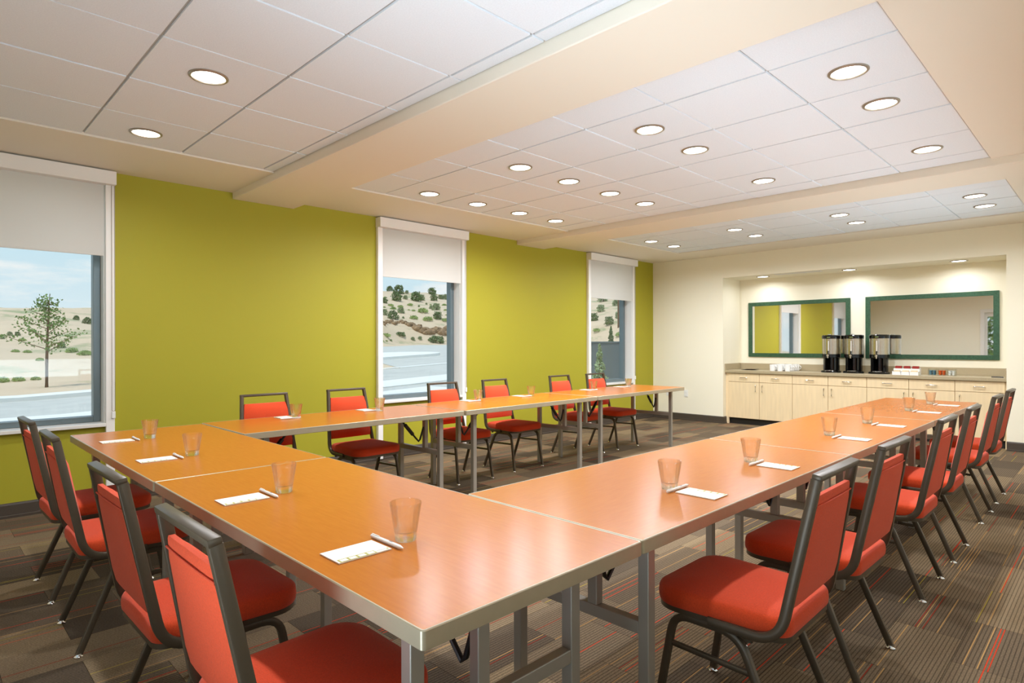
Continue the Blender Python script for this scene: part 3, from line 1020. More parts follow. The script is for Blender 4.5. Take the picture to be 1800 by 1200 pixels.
# ================================================================ tables
def make_table(Lg, W, loc, rotz, label, sgn=-1):
    t = thing('folding_table', label, 'table', loc, rotz, 'folding tables set in a square')
    hx, hy = Lg / 2 - 0.001, W / 2 - 0.001
    H = 0.74
    bm = bmesh.new()
    box(bm, -hx + 0.006, hx - 0.006, -hy + 0.006, hy - 0.006, H - 0.034, H)
    obj('table_top', bm, 'laminate', t)
    # metal edge band with rounded corners
    bm = bmesh.new()
    def outline(ins, r, z, n=5):
        pts = []
        for cx_, cy_, a0 in ((hx - ins - r, hy - ins - r, 0), (-hx + ins + r, hy - ins - r, PI / 2), (-hx + ins + r, -hy + ins + r, PI), (hx - ins - r, -hy + ins + r, 1.5 * PI)):
            for k in range(n + 1):
                a = a0 + PI / 2 * k / n
                pts.append(bm.verts.new((cx_ + r * math.cos(a), cy_ + r * math.sin(a), z)))
        return pts
    secs = [outline(0.0055, 0.006, H + 0.0004), outline(0.002, 0.009, H + 0.0006), outline(0.0, 0.010, H - 0.0015), outline(0.0, 0.010, H - 0.038),
            outline(0.002, 0.009, H - 0.040), outline(0.024, 0.006, H - 0.040), outline(0.024, 0.006, H - 0.0345), outline(0.0062, 0.006, H - 0.0345)]
    for a, b in zip(secs, secs[1:] + secs[:1]):
        n = len(a)
        for i in range(n):
            bm.faces.new((a[i], a[(i + 1) % n], b[(i + 1) % n], b[i]))
    obj('edge_band', bm, 'alu', t, True)
    lx, ly = hx - 0.175, 0.275
    w = 0.019
    for ex in (-1, 1):
        for ey in (-1, 1):
            lg = bxo('leg', 'table_leg', t, ex * lx - w, ex * lx + w, ey * ly - w, ey * ly + w, 0.0008, 0.688, 0.003)
            bm = bmesh.new()
            tube(bm, [(ex * lx, ey * (ly + w) , 0.66), (ex * lx, ey * (ly + w + 0.004), 0.66)], 0.006, 10)
            obj('bolt', bm, 'chrome', lg, True)
            bxo('hinge_bracket', 'black', t, ex * lx - 0.035, ex * lx + 0.035, ey * ly - 0.022, ey * ly + 0.022, 0.6885, 0.7055, 0.004)
        bxo('crossbar', 'table_leg', t, ex * lx - 0.017, ex * lx + 0.017, -ly + w, ly - w, 0.385, 0.425, 0.003)
        uy = sgn * 0.075
        bxo('centre_post', 'table_leg', t, ex * lx - 0.017, ex * lx + 0.017, uy - 0.019, uy + 0.019, 0.4252, 0.688, 0.003)
        xi = ex * (lx - 0.0175)
        bm = bmesh.new()
        p = [(xi, uy, 0.60), (xi - ex * 0.035, uy, 0.50), (xi - ex * 0.05, uy, 0.485), (xi - ex * 0.085, uy, 0.52), (xi - ex * 0.25, uy, 0.7055)]
        tube(bm, p, 0.008, 8)
        br = obj('folding_brace', bm, 'black', t, True)
        bm = bmesh.new()
        tube(bm, [(xi - ex * 0.11, uy, 0.548), (xi - ex * 0.185, uy, 0.632)], 0.015, 10)
        obj('brace_collar', bm, 'black', br, True)
    return t
# strip nearest the camera, two tables end to end
make_table(1.797, 0.755, ((-0.945 - 2.742) / 2, 0.695 + 0.3775, 0), 0, 'orange wood folding table at the near corner, closest to the camera')
make_table(1.786, 0.755, ((-2.742 - 4.528) / 2, 0.692 + 0.3775, 0), 0, 'orange wood folding table at the near end by the green wall')
# right row
for (y0, y1), lab in zip(((1.453, 3.292), (3.292, 5.158), (5.158, 7.010)), ('first table of the right row, joined to the near corner table', 'middle table of the right row of tables', 'last table of the right row, nearest the coffee counter')):
    make_table(y1 - y0, 0.755, (-0.947 - 0.3775, (y0 + y1) / 2, 0), PI / 2, 'orange wood folding table, ' + lab)
# window row
FP = [(-3.815, 1.453), (-3.829, 3.256), (-3.866, 5.100), (-3.925, 6.985)]
FROT = []
for (a, b), lab in zip(zip(FP, FP[1:]), ('first table of the window row, joined to the near strip', 'middle table of the window row', 'last table of the window row, nearest the room corner')):
    a, b = Vector(a), Vector(b)
    d = (b - a)
    ang = math.atan2(d.y, d.x)
    n = Vector((-d.y, d.x)).normalized()
    c = (a + b) / 2 + n * 0.378
    FROT.append(ang)
    make_table(d.length - 0.016, 0.756, (c.x, c.y, 0), ang, 'orange wood folding table, ' + lab)

# ================================================================ chairs
def make_chair():
    t = empty('banquet_chair')
    # ---- seat cushion: lofted rounded outline
    def outline(bm, ins, z, crown=0.0, n=6):
        pts = []
        wf, wr, yf, yr = 0.222 - ins, 0.205 - ins, 0.235 - ins, -0.225 + ins
        rf, rr = max(0.095 - ins, 0.03), max(0.055 - ins, 0.02)
        for cx_, cy_, a0, r in ((wf - rf, yf - rf, 0, rf), (-wf + rf, yf - rf, PI / 2, rf), (-wr + rr, yr + rr, PI, rr), (wr - rr, yr + rr, 1.5 * PI, rr)):
            for k in range(n + 1):
                a = a0 + PI / 2 * k / n
                pts.append(bm.verts.new((cx_ + r * math.cos(a), cy_ + r * math.sin(a), z)))
        return pts
    def loft(bm, secs, capb=True, capt=True):
        for a, b in zip(secs, secs[1:]):
            n = len(a)
            for i in range(n):
                bm.faces.new((a[i], a[(i + 1) % n], b[(i + 1) % n], b[i]))
        if capb: bm.faces.new(secs[0][::-1])
        if capt: bm.faces.new(secs[-1])
    bm = bmesh.new()
    loft(bm, [outline(bm, 0.004, 0.4055), outline(bm, 0.0, 0.412), outline(bm, -0.002, 0.430), outline(bm, 0.000, 0.450), outline(bm, 0.005, 0.459), outline(bm, 0.015, 0.465), outline(bm, 0.05, 0.472), outline(bm, 0.10, 0.477), outline(bm, 0.15, 0.479)])
    obj('seat', bm, 'fabric', t, True)
    bm = bmesh.new()
    loft(bm, [outline(bm, 0.010, 0.3865), outline(bm, 0.004, 0.389), outline(bm, 0.004, 0.4048)])
    obj('seat_frame', bm, 'steel_dark', t, True)
    # ---- side rails of the back: up from under the seat, leaning back
    top = Vector((0.172, -0.297, 0.893))
    low = Vector((0.208, -0.222, 0.470))
    for s in (-1, 1):
        A = Vector((s * 0.212, 0.02, 0.396)); B = Vector((s * 0.212, -0.203, 0.396)); T_ = Vector((s * top.x, top.y, top.z))
        path = [A] + bend(A, B, T_, 0.085, 8) + [T_]
        bm = bmesh.new()
        sweep(bm, path, 0.0115, 0.0145, Vector((1, 0, 0)))
        obj('side_rail', bm, 'steel_dark', t, True)
    bm = bmesh.new()
    mt = Matrix.Translation((0, top.y - 0.002, top.z + 0.002)) @ Matrix.Rotation(math.radians(10), 4, 'X')
    box(bm, -0.1835, 0.1835, -0.0145, 0.0145, -0.004, 0.0145, 0.004, 2, mt)
    obj('top_rail', bm, 'steel_dark', t, True)
    # ---- back cushion between the rails
    bm = bmesh.new()
    n_z, prof = 7, []
    lean = (top - low)
    def bp(f):      # point on the rail centre line at height fraction
        return low + lean * f
    f0, f1 = 0.075, 0.85
    secs = []
    for k in range(n_z + 1):
        f = f0 + (f1 - f0) * k / n_z
        c = bp(f)
        hw_ = c.x - 0.0125
        edge = min(k, n_z - k)
        th_f = 0.034 if edge else 0.020       # puff towards the sitter
        th_r = 0.013 if edge else 0.008
        ins = 0.0 if edge else 0.004
        ring = []
        m_ = 8
        for i in range(m_ + 1):               # front, left to right
            u = -1 + 2 * i / m_
            bul = th_f * (1 - 0.45 * abs(u) ** 4)
            ring.append(bm.verts.new((u * (hw_ - ins), c.y + bul, c.z)))
        for i in range(m_ + 1):               # rear, right to left
            u = 1 - 2 * i / m_
            bul = th_r * (1 - 0.35 * abs(u) ** 6)
            ring.append(bm.verts.new((u * (hw_ - ins), c.y - bul, c.z)))
        secs.append(ring)
    # rounded roll along the top
    c = bp(f1 + 0.02)
    ring = []
    m_ = 8
    for i in range(m_ + 1):
        u = -1 + 2 * i / m_
        ring.append(bm.verts.new((u * (c.x - 0.022), c.y + 0.010, c.z)))
    for i in range(m_ + 1):
        u = 1 - 2 * i / m_
        ring.append(bm.verts.new((u * (c.x - 0.022), c.y - 0.004, c.z)))
    secs.append(ring)
    for a, b in zip(secs, secs[1:]):
        n = len(a)
        for i in range(n):
            bm.faces.new((a[i], a[(i + 1) % n], b[(i + 1) % n], b[i]))
    bm.faces.new(secs[0][::-1]); bm.faces.new(secs[-1])
    bk = obj('backrest', bm, 'fabric', t, True)
    # piping seam along the rear top edge
    bm = bmesh.new()
    c = bp(f1 - 0.045)
    tube(bm, [(-(c.x - 0.016), c.y - 0.0105, c.z), (-0.06, c.y - 0.0133, c.z), (0.06, c.y - 0.0133, c.z), (c.x - 0.016, c.y - 0.0105, c.z)], 0.0028, 6)
    obj('piping', bm, 'fabric', bk, True)
    # ---- legs: an inverted U on each side
    for s in (-1, 1):
        Ff = Vector((s * 0.211, 0.215, 0.008)); Fr = Vector((s * 0.214, -0.230, 0.008))
        Tf = Vector((s * 0.196, 0.152, 0.3755)); Tr = Vector((s * 0.196, -0.075, 0.3755))
        bf = bend(Ff, Tf, Tr, 0.06, 6)
        br = bend(Tf, Tr, Fr, 0.07, 6)
        bm = bmesh.new(); sweep(bm, [Ff] + bf, 0.0095, 0.0125)
        lf = obj('leg', bm, 'steel_dark', t, True)
        bm = bmesh.new(); sweep(bm, br + [Fr], 0.0095, 0.0125)
        lr = obj('leg', bm, 'steel_dark', t, True)
        bm = bmesh.new(); sweep(bm, [bf[-1], br[0]], 0.0094, 0.0124)
        obj('leg_rail', bm, 'steel_dark', t, True)
        for lg, F_ in ((lf, Ff), (lr, Fr)):
            bm = bmesh.new()
            lathe(bm, [(0, 0.0), (0.0155, 0.0), (0.0175, 0.003), (0.013, 0.008), (0.0125, 0.016), (0, 0.016)], 14, (F_.x, F_.y, 0.0006))
            obj('glide', bm, 'chrome', lg, True)
        z = 0.275
        yf = Ff.y + (Tf.y - Ff.y) * (z / 0.3755); yr = Fr.y + (Tr.y - Fr.y) * ((z - 0.008) / 0.3675)
        xs = s * 0.200
        bm = bmesh.new(); sweep(bm, [(xs, yf - 0.006, z), (xs, yr + 0.010, z - 0.008)], 0.0065, 0.0085)
        obj('stretcher', bm, 'steel_dark', t, True)
        bm = bmesh.new()
        box(bm, s * 0.207 - 0.006, s * 0.207 + 0.006, -0.12, -0.10, 0.3685, 0.3865)
        obj('seat_bracket', bm, 'steel_dark', t)
    return t
chair0 = make_chair()
used = [False]
def place_chair(x, y, rz, label):
    if not used[0]:
        t = chair0; used[0] = True
    else:
        t = copy_tree(chair0)
    t.location = (x, y, 0)
    t.rotation_euler = (0, 0, rz)
    tag(t, label, 'chair', 'red banquet chairs around the tables')
ORD = ['first', 'second', 'third', 'fourth', 'fifth', 'last']
RY = [2.045, 2.735, 3.800, 4.565, 5.647, 6.408]
RX = [-0.930, -0.930, -0.940, -0.940, -0.950, -0.955]
for k in range(6):
    place_chair(RX[k], RY[k], PI / 2 + (0.01, -0.012, 0.0, 0.008, -0.006, 0.0)[k], 'red banquet chair on the right row side, %s counted from the camera' % ORD[k])
SXC = [-1.445, -2.200, -3.262, -3.995]
for k in range(4):
    place_chair(SXC[k], 0.727, (0.0, 0.015, -0.01, 0.02)[k], 'red banquet chair at the near strip of tables, %s counted from the camera' % ('first', 'second', 'third', 'fourth and last')[k])
FY = [1.960, 2.690, 3.775, 4.530, 5.630, 6.330]
FX = [-4.415, -4.445, -4.500, -4.540, -4.562, -4.555]
for k in range(6):
    place_chair(FX[k], FY[k], -PI / 2 + (0.0, 0.02, -0.015, 0.01, 0.0, -0.01)[k], 'red banquet chair along the green window wall, %s counted from the near end' % ORD[k])

# ================================================================ place settings
def make_tumbler():
    bm = bmesh.new()
    lathe(bm, [(0, 0.0), (0.0275, 0.0), (0.0295, 0.002), (0.0315, 0.022), (0.0450, 0.1055), (0.0445, 0.1067), (0.0432, 0.1060), (0.0288, 0.028), (0.022, 0.0225), (0, 0.0215)], 40)
    o = obj('tumbler', bm, 'glass', None, True)
    return o
def make_pad():
    t = empty('notepad')
    bm = bmesh.new()
    box(bm, -0.05, 0.05, -0.0775, 0.0775, 0.0004, 0.0035)
    obj('paper_block', bm, 'paper', t)
    bm = bmesh.new()
    z = 0.0037
    box(bm, 0.028, 0.0495, -0.072, 0.034, 0.0035, z)
    obj('printed_band', bm, 'olive_print', t)
    bm = bmesh.new()
    for k in range(4):
        y = -0.067 + 0.026 * k
        box(bm, 0.0315, 0.0465, y, y + 0.0195, z, z + 0.0002)
    obj('printed_squares', bm, 'paper', t)
    bm = bmesh.new()
    for k in range(5):
        y = 0.040 + 0.0052 * k
        box(bm, 0.037, 0.042, y, y + 0.0012, 0.0035, 0.0037)
        if k in (1, 2): box(bm, 0.037, 0.0382, y, y + 0.0042, 0.0035, 0.0037)
        if k in (0, 3): box(bm, 0.0390, 0.0400, y, y + 0.0042, 0.0035, 0.0037)
        if k == 4: box(bm, 0.0408, 0.042, y, y + 0.0042, 0.0035, 0.0037)
    obj('printed_lettering', bm, 'grey_print', t)
    bm = bmesh.new()
    box(bm, 0.036, 0.043, 0.068, 0.074, 0.0035, 0.0037)
    obj('printed_mark', bm, 'olive_print', t)
    return t
def make_pen():
    t = empty('ballpoint_pen')
    bm = bmesh.new()
    tube(bm, [(-0.078, 0, 0.0062), (-0.074, 0, 0.0062), (0.062, 0, 0.0062), (0.078, 0, 0.0062)], [0.004, 0.0055, 0.0055, 0.0018], 12)
    obj('barrel', bm, 'pen', t, True)
    bxo('clip', 'white_plastic', t, -0.074, -0.038, -0.0016, 0.0016, 0.0118, 0.0135, 0.0006)
    bxo('printed_mark', 'grey_print', t, 0.012, 0.028, -0.0018, 0.0018, 0.0114, 0.0119)
    return t
tum0, pad0, pen0 = make_tumbler(), make_pad(), make_pen()
first_set = [True]
def setting(px, py, rz, where, pad_off=(0, 0), glass=None, pen_jit=0.0):
    """px, py: table edge in front of the sitter; local +y points across the table"""
    R_ = Matrix.Rotation(rz, 3, 'Z')
    def at(u, v): return Vector((px, py, 0)) + R_ @ Vector((u, v, 0))
    if first_set[0]:
        g_, p_, q_ = tum0, pad0, pen0; first_set[0] = False
    else:
        g_ = tum0.copy(); C.objects.link(g_)
        p_, q_ = copy_tree(pad0), copy_tree(pen0)
    zt = 0.7406
    a = at(pad_off[0], 0.145 + pad_off[1]); p_.location = (a.x, a.y, zt); p_.rotation_euler = (0, 0, rz)
    a = at(pad_off[0] + 0.0, 0.240 + pad_off[1]); q_.location = (a.x, a.y, zt); q_.rotation_euler = (0, 0, rz + pen_jit)
    if glass: g_.location = (glass[0], glass[1], zt)
    else:
        a = at(0.0, 0.29); g_.location = (a.x, a.y, zt)
    tag(g_, 'clear glass tumbler standing at ' + where, 'glass', 'tumblers on the tables')
    tag(p_, 'white notepad with olive printed squares at ' + where, 'notepad', 'notepads on the tables')
    tag(q_, 'white ballpoint pen lying at ' + where, 'pen', 'pens on the tables')
SG = [(-1.424, 0.990), (-2.210, 0.992), (-3.273, 1.000), (-4.047, 1.006)]
for k, (px, g_) in enumerate(zip((-1.432, -2.205, -3.258, -4.040), SG)):
    setting(px, 0.693, 0, 'the %s place of the near strip' % ('first', 'second', 'third', 'last')[k], glass=g_)
RG = [(-1.215, 2.045), (-1.225, 2.779), (-1.245, 3.910), (-1.245, 4.675), (-1.235, 5.775), (-1.235, 6.552)]
for k, py in enumerate((2.055, 2.752, 3.850, 4.628, 5.735, 6.490)):
    setting(-0.945, py, PI / 2, 'the %s place of the right row' % ORD[k], glass=RG[k])
FG = [(-4.350, 2.046), (-4.338, 2.760), (-4.405, 3.905), (-4.412, 4.660), (-4.470, 5.812), (-4.448, 6.500)]
for k, py in enumerate((2.00, 2.70, 3.84, 4.575, 5.74, 6.44)):
    fx = -4.578 - (py - 1.45) * 0.0195
    setting(fx, py, -PI / 2 + 0.015, 'the %s place of the window row' % ORD[k], glass=FG[k])

# ================================================================ outside
def ss(a, b, x):
    t = max(0.0, min(1.0, (x - a) / (b - a)))
    return t * t * (3 - 2 * t)
def terrain(x, y):
    z = 0.045 * max(0.0, min(y, 31.0) - 2.0)
    q = max(-24.0 - 0.84 * max(0.0, min(y - 8.0, 28.0)) - x, y - 42.0)
    if q > 0:
        k = ss(0.25, 0.6, y / max(1.0, -x))
        if q > 50: q = 50 + 12 * math.tanh((q - 50) / 12.0)
        z += (0.25 + 1.5 * k) * ss(4.0, 8.0, q) + (0.085 + 0.075 * k) * q * ss(0, 14, q)
        z += 0.35 * ss(2, 12, q) * mnoise.noise(Vector((x * 0.12, y * 0.12, 0.3))) * (1 + q * 0.03)
    return z - 0.12
bm = bmesh.new()
us = [-6.3 - 0.6 * i for i in range(30)]
while us[-1] > -190: us.append(us[-1] - max(0.6, (-us[-1] - 20) * 0.045))
ysn = [-60 + 2.2 * i for i in range(28)]
while ysn[-1] < 210: ysn.append(ysn[-1] + max(1.1, (ysn[-1] - 40) * 0.05 if ysn[-1] > 60 else 1.1))
grid = [[bm.verts.new((x, y, terrain(x, y))) for y in ysn] for x in us]
for i in range(len(us) - 1):
    for j in range(len(ysn) - 1):
        bm.faces.new((grid[i][j], grid[i][j + 1], grid[i + 1][j + 1], grid[i + 1][j]))
go = obj('sandy_ground', bm, 'sand', None, True)
struct(go)

def draped(name, m, poly_fn, x0, x1, y0, y1, nx, ny, lift, th=0.0):
    """patch of ground cover following the terrain; poly_fn(u, v) -> (x, y)"""
    bm = bmesh.new()
    gv = []
    for i in range(nx + 1):
        row = []
        for j in range(ny + 1):
            x, y = poly_fn(x0 + (x1 - x0) * i / nx, y0 + (y1 - y0) * j / ny)
            row.append(bm.verts.new((x, y, terrain(x, y) + lift)))
        gv.append(row)
    for i in range(nx):
        for j in range(ny):
            bm.faces.new((gv[i][j], gv[i][j + 1], gv[i + 1][j + 1], gv[i + 1][j]))
    r = bmesh.ops.extrude_face_region(bm, geom=list(bm.faces))
    for v in [e for e in r['geom'] if isinstance(e, bmesh.types.BMVert)]:
        v.co.z -= (lift + 0.05)
    return obj(name, bm, m, None, False)
idn = lambda u, v: (u, v)
struct(draped('road', 'asphalt', idn, -19.0, -7.6, -40, 60, 24, 90, 0.03))
struct(draped('side_road', 'asphalt', lambda u, v: (u, v + (u + 19) * -0.42), -43.0, -19.0, 13.0, 36, 40, 40, 0.035))
struct(draped('pavement', 'concrete', idn, -14.6, -13.0, -40, 14, 4, 50, 0.06))
struct(draped('kerb', 'concrete', idn, -19.9, -19.0, -40, 11.6, 3, 48, 0.13))
struct(draped('road_line', 'concrete', idn, -19.6, -19.25, 12.5, 45, 2, 40, 0.042))
# concrete traffic island with a grass tuft
def island(u, v):
    return (-27.5 + u * (1 if v < 0.85 else math.sqrt(max(0.0, 1 - ((v - 0.85) / 0.15) ** 2))), 8 + v * 12.6)
struct(draped('traffic_island', 'concrete', island, -2.6, 2.6, 0, 1, 12, 40, 0.16))
# driveway apron close to the building
struct(draped('driveway_apron', 'concrete', lambda u, v: (u, v), -12.2, -10.6, 6.2, 9.2, 4, 8, 0.05))

def ray(u, v):
    """pixel -> direction"""
    c_, s_ = math.cos(-ROLL), math.sin(-ROLL)
    x, y = u - 900, v - 600
    u, v = 900 + c_ * x - s_ * y, 600 + s_ * x + c_ * y
    a_, b_ = (u - 900) / F_PX, 1.0
    X = Vector((math.cos(YAW), -math.sin(YAW))); Y = Vector((math.sin(YAW), math.cos(YAW)))
    p = Vector((a_, b_))
    return Vector((p.dot(X), p.dot(Y), (HOR - v) / F_PX))
def ground_at(u, v, dmax=170.0):
    d = ray(u, v)
    t = 9.0
    while t < dmax:
        p = d * t
        if CAM_H + p.z < terrain(p.x, p.y):
            return Vector((p.x, p.y, terrain(p.x, p.y))), t
        t += 0.12 if t < 60 else 0.4
    p = d * dmax
    return Vector((p.x, p.y, terrain(p.x, p.y))), dmax

# --- shrubs: crowns made of leaf tufts
def tuft_mesh(name, m, n, shape, size, seed):
    r = random.Random(seed)
    bm = bmesh.new()
    for i in range(n):
        p = shape(r)
        nrm = Vector((r.uniform(-1, 1), r.uniform(-1, 1), r.uniform(-0.2, 1))).normalized()
        a = nrm.orthogonal().normalized()
        a.rotate(Matrix.Rotation(r.uniform(0, 6.28), 3, nrm))
        b = nrm.cross(a)
        s = size * r.uniform(0.6, 1.4)
        vs_ = [bm.verts.new(p + a * s), bm.verts.new(p + b * s * 0.55), bm.verts.new(p - a * s), bm.verts.new(p - b * s * 0.55)]
        bm.faces.new(vs_)
    return obj(name, bm, m)
def dome(r):
    while True:
        p = Vector((r.uniform(-1, 1), r.uniform(-1, 1), r.uniform(0, 1)))
        q = Vector((p.x, p.y, p.z * 1.1 - 0.25))
        l = q.length * (1 + 0.35 * mnoise.noise(p * 2.3 + Vector((r.random() * 0.1, 3, 1))))
        if 0.45 < l < 0.95: return Vector((p.x * 0.55, p.y * 0.55, p.z * 0.9))
def low_dome(r):
    p = dome(r)
    return Vector((p.x * 1.15, p.y * 1.15, p.z * 0.55))
def make_shrub(m, n, shape, seed):
    t = empty('desert_shrub')
    f = tuft_mesh('foliage', m, n, shape, 0.085, seed)
    f.parent = t
    f['kind'] = 'stuff'
    bm = bmesh.new()
    r = random.Random(seed)
    for k in range(4):
        a = r.uniform(0, 6.28)
        tube(bm, [(0, 0, -0.05), (0.1 * math.cos(a), 0.1 * math.sin(a), 0.25), (0.25 * math.cos(a), 0.25 * math.sin(a), 0.55)], [0.03, 0.022, 0.01], 5)
    obj('stems', bm, 'bark', t)
    return t
protos = [make_shrub('leaf3', 520, dome, 1), make_shrub('leaf2', 520, dome, 2), make_shrub('leaf3', 520, low_dome, 3), make_shrub('grass', 420, low_dome, 4)]
pused = [False] * 4
def shrub(u, v, wpx, kind, label, group):
    p, d = ground_at(u, v)
    w = wpx / F_PX * d
    if pused[kind]: t = copy_tree(protos[kind])
    else:
        t = protos[kind]; pused[kind] = True
    t.location = p
    s = max(0.25, w)
    t.scale = (s, s, s)
    t.rotation_euler = (0, 0, rnd.uniform(0, 6.28))
    tag(t, label, 'shrub', group)
def k2(x, y): return 660 + x / 4.8, 470 + y / 4.8
W2 = [(120, 200, 48, 0), (195, 222, 78, 0), (265, 220, 28, 1), (180, 282, 80, 0), (253, 268, 36, 1), (75, 302, 52, 0), (345, 284, 85, 0),
      (388, 276, 50, 1), (478, 228, 62, 0), (495, 280, 58, 0), (516, 210, 36, 1), (552, 268, 42, 0), (592, 270, 48, 1),
      (212, 340, 40, 3), (215, 388, 52, 1), (147, 435, 78, 0), (75, 405, 52, 1), (512, 362, 62, 1), (523, 437, 68, 0), (440, 450, 66, 3),
      (92, 586, 58, 3), (208, 592, 66, 2), (512, 642, 108, 2), (292, 325, 38, 3), (400, 380, 70, 3), (325, 438, 56, 3), (130, 330, 40, 3),
      (590, 460, 50, 3), (470, 350, 30, 1), (150, 352, 36, 3), (580, 325, 30, 3)]
NTH = ['first', 'second', 'third', 'fourth', 'fifth', 'sixth', 'seventh', 'eighth', 'ninth', 'tenth', 'eleventh', 'twelfth', 'thirteenth', 'fourteenth', 'fifteenth', 'sixteenth', 'seventeenth', 'eighteenth']
def shrub_bank(items, bands, win, group, grow, noun='green shrub'):
    """items (u, v, width px, kind); bands [(v limit, text)] from the top down; labels count from the left"""
    lo = -1e9
    for lim, txt in bands:
        row = sorted([it for it in items if lo <= it[1] < lim])
        for k, (u, v, w, kd) in enumerate(row):
            shrub(u, v, w * grow, kd, '%s %s from the left %s, through the %s window' % (NTH[k], noun, txt, win), group)
        lo = lim
shrub_bank([k2(x, y) + (w / 4.8, kd) for x, y, w, kd in W2], [(k2(0, 240)[1], 'along the hill skyline'), (k2(0, 310)[1], 'high on the hillside'), (k2(0, 395)[1], 'halfway up the hillside'), (k2(0, 480)[1], 'just above the rock ledge'), (900, 'beside the road below the ledge')],
           'middle', 'hillside shrubs beyond the middle window', 1.05)
_sp = [k2(x, y) + (w,) for x, y, w, kd in W2]
_extra = []
_rx = random.Random(3)
for _t in range(4000):
    if len(_extra) >= 30: break
    x, y, w = _rx.uniform(58, 605), _rx.choice((255, 300, 318, 340, 365, 410, 425, 602, 622)) + _rx.uniform(-6, 6), _rx.uniform(16, 34)
    if all(abs(x - a) > 0.8 * (w + b) or abs(y - c) > 0.5 * (w + b) for a, c, b in [(q[0], q[1], q[2]) for q in W2] + _extra):
        if sum(1 for e in _extra if abs(e[1] - y) < 14) < 9: _extra.append((x, y, w))
shrub_bank([k2(x, y) + (w / 4.8, 3 if k_ % 3 else 1) for k_, (x, y, w) in enumerate(_extra)], [(k2(0, 310)[1], 'high on the hillside'), (k2(0, 350)[1], 'on the upper hillside'), (k2(0, 395)[1], 'on the lower hillside'), (k2(0, 480)[1], 'just above the rock ledge'), (900, 'below the rock ledge')],
           'middle', 'sage clumps beyond the middle window', 1.0, 'pale sage clump')
shrub_bank([(154, 569, 12, 0), (134, 562, 8, 0), (126, 619, 14, 3), (150, 624, 15, 3), (108, 612, 11, 1), (17, 590, 6, 1), (31, 590, 5, 0), (3, 596, 8, 1), (39, 599, 8, 3), (70, 634, 8, 3), (27, 619, 8, 3), (48, 620, 7, 3), (2, 672, 18, 3), (33, 670, 14, 3), (63, 668, 11, 3)],
           [(580, 'near the far skyline'), (603, 'on the distant flat'), (650, 'on the sandy slope'), (900, 'at the foot of the slope')], 'nearest', 'slope shrubs beyond the nearest window', 1.1)
shrub_bank([(1044, 564, 14, 0), (1071, 570, 14, 0), (1056, 548, 12, 1), (1088, 560, 12, 1), (1060, 530, 14, 1), (1049, 583, 10, 3), (1082, 537, 10, 1), (1090, 590, 12, 3)],
           [(543, 'high on the pale hill'), (575, 'halfway up the pale hill'), (900, 'low on the pale hill')], 'farthest', 'hillside shrubs beyond the farthest window', 1.1)
for k in range(4):
    if not pused[k]:
        for ch in list(protos[k].children): bpy.data.objects.remove(ch)
        bpy.data.objects.remove(protos[k])

# --- rock ledge across the hillside behind the middle window
bm = bmesh.new()
rr_ = random.Random(11)
rock_list = []
ledge = thing('rock_ledge', 'brown eroded rock ledge across the hillside seen through the middle window', 'rock ledge')
for k in range(46):
    x = 60 + 560 * k / 45
    yy = 480 + 55 * ss(300, 440, x) + rr_.uniform(-14, 16) - (30 if x < 250 else 0) * 0.3
    u, v = k2(x, yy + (18 if x > 300 else 0))
    p, d = ground_at(u, v)
    s = d / F_PX * rr_.uniform(4.0, 9.5) * (1.0 if x > 300 else 0.55)
    bm = bmesh.new()
    bmesh.ops.create_icosphere(bm, subdivisions=2, radius=1.0)
    for vv in bm.verts:
        q = 1 + 0.4 * mnoise.noise(vv.co * 1.6 + Vector((k, 0, 0)))
        vv.co = Vector((vv.co.x * q * s * 0.8, vv.co.y * q * s * 1.1, vv.co.z * q * s * 0.75))
    obj('boulder', bm, 'rock', ledge, False, p + Vector((0, 0, s * 0.15)))

# --- young tree in front of the nearest window
p, d = ground_at(82, 681)
t = thing('young_tree', 'slim young tree with sparse leaves seen through the nearest window', 'tree', p)
Ht = (681 - 512) / F_PX * d
bm = bmesh.new()
tube(bm, [(0, 0, -0.1), (0.02, 0, Ht * 0.25), (-0.01, 0.02, Ht * 0.5), (0.04, 0.05, Ht * 0.78), (0.05, 0.08, Ht * 0.97)], [0.055, 0.045, 0.035, 0.02, 0.008], 8)
obj('trunk', bm, 'bark', t, True)
rt = random.Random(5)
tips = []
bm = bmesh.new()
for k in range(22):
    z0 = Ht * (0.34 + 0.56 * k / 21)
    a = k * 2.4
    reach = Ht * (0.30 * (1 - (k / 21) ** 1.2) + 0.06) * rt.uniform(0.75, 1.15)
    p1 = Vector((reach * 0.55 * math.cos(a), reach * 0.55 * math.sin(a), z0 + reach * 0.22))
    p2 = Vector((reach * math.cos(a), reach * math.sin(a), z0 + reach * 0.42))
    tube(bm, [(0.02, 0.02, z0), p1, p2], [0.014, 0.009, 0.004], 5)
    tips.append((Vector((0.02, 0.02, z0)), p1, p2))
obj('branches', bm, 'bark', t, True)
bm = bmesh.new()
for i in range(900):
    a_, b_, c_ = tips[rt.randrange(len(tips))]
    f = rt.random() ** 0.7
    q = (a_.lerp(b_, f * 2) if f < 0.5 else b_.lerp(c_, f * 2 - 1)) + Vector((rt.gauss(0, 0.07), rt.gauss(0, 0.07), rt.gauss(0, 0.07)))
    nrm = Vector((rt.uniform(-1, 1), rt.uniform(-1, 1), rt.uniform(-0.3, 1))).normalized()
    e1 = nrm.orthogonal().normalized(); e1.rotate(Matrix.Rotation(rt.uniform(0, 6.28), 3, nrm)); e2 = nrm.cross(e1)
    s = rt.uniform(0.030, 0.055)
    bm.faces.new([bm.verts.new(q + e1 * s), bm.verts.new(q + e2 * s * 0.7), bm.verts.new(q - e1 * s), bm.verts.new(q - e2 * s * 0.7)])
lf = obj('foliage', bm, 'leaf', t)
lf['kind'] = 'stuff'

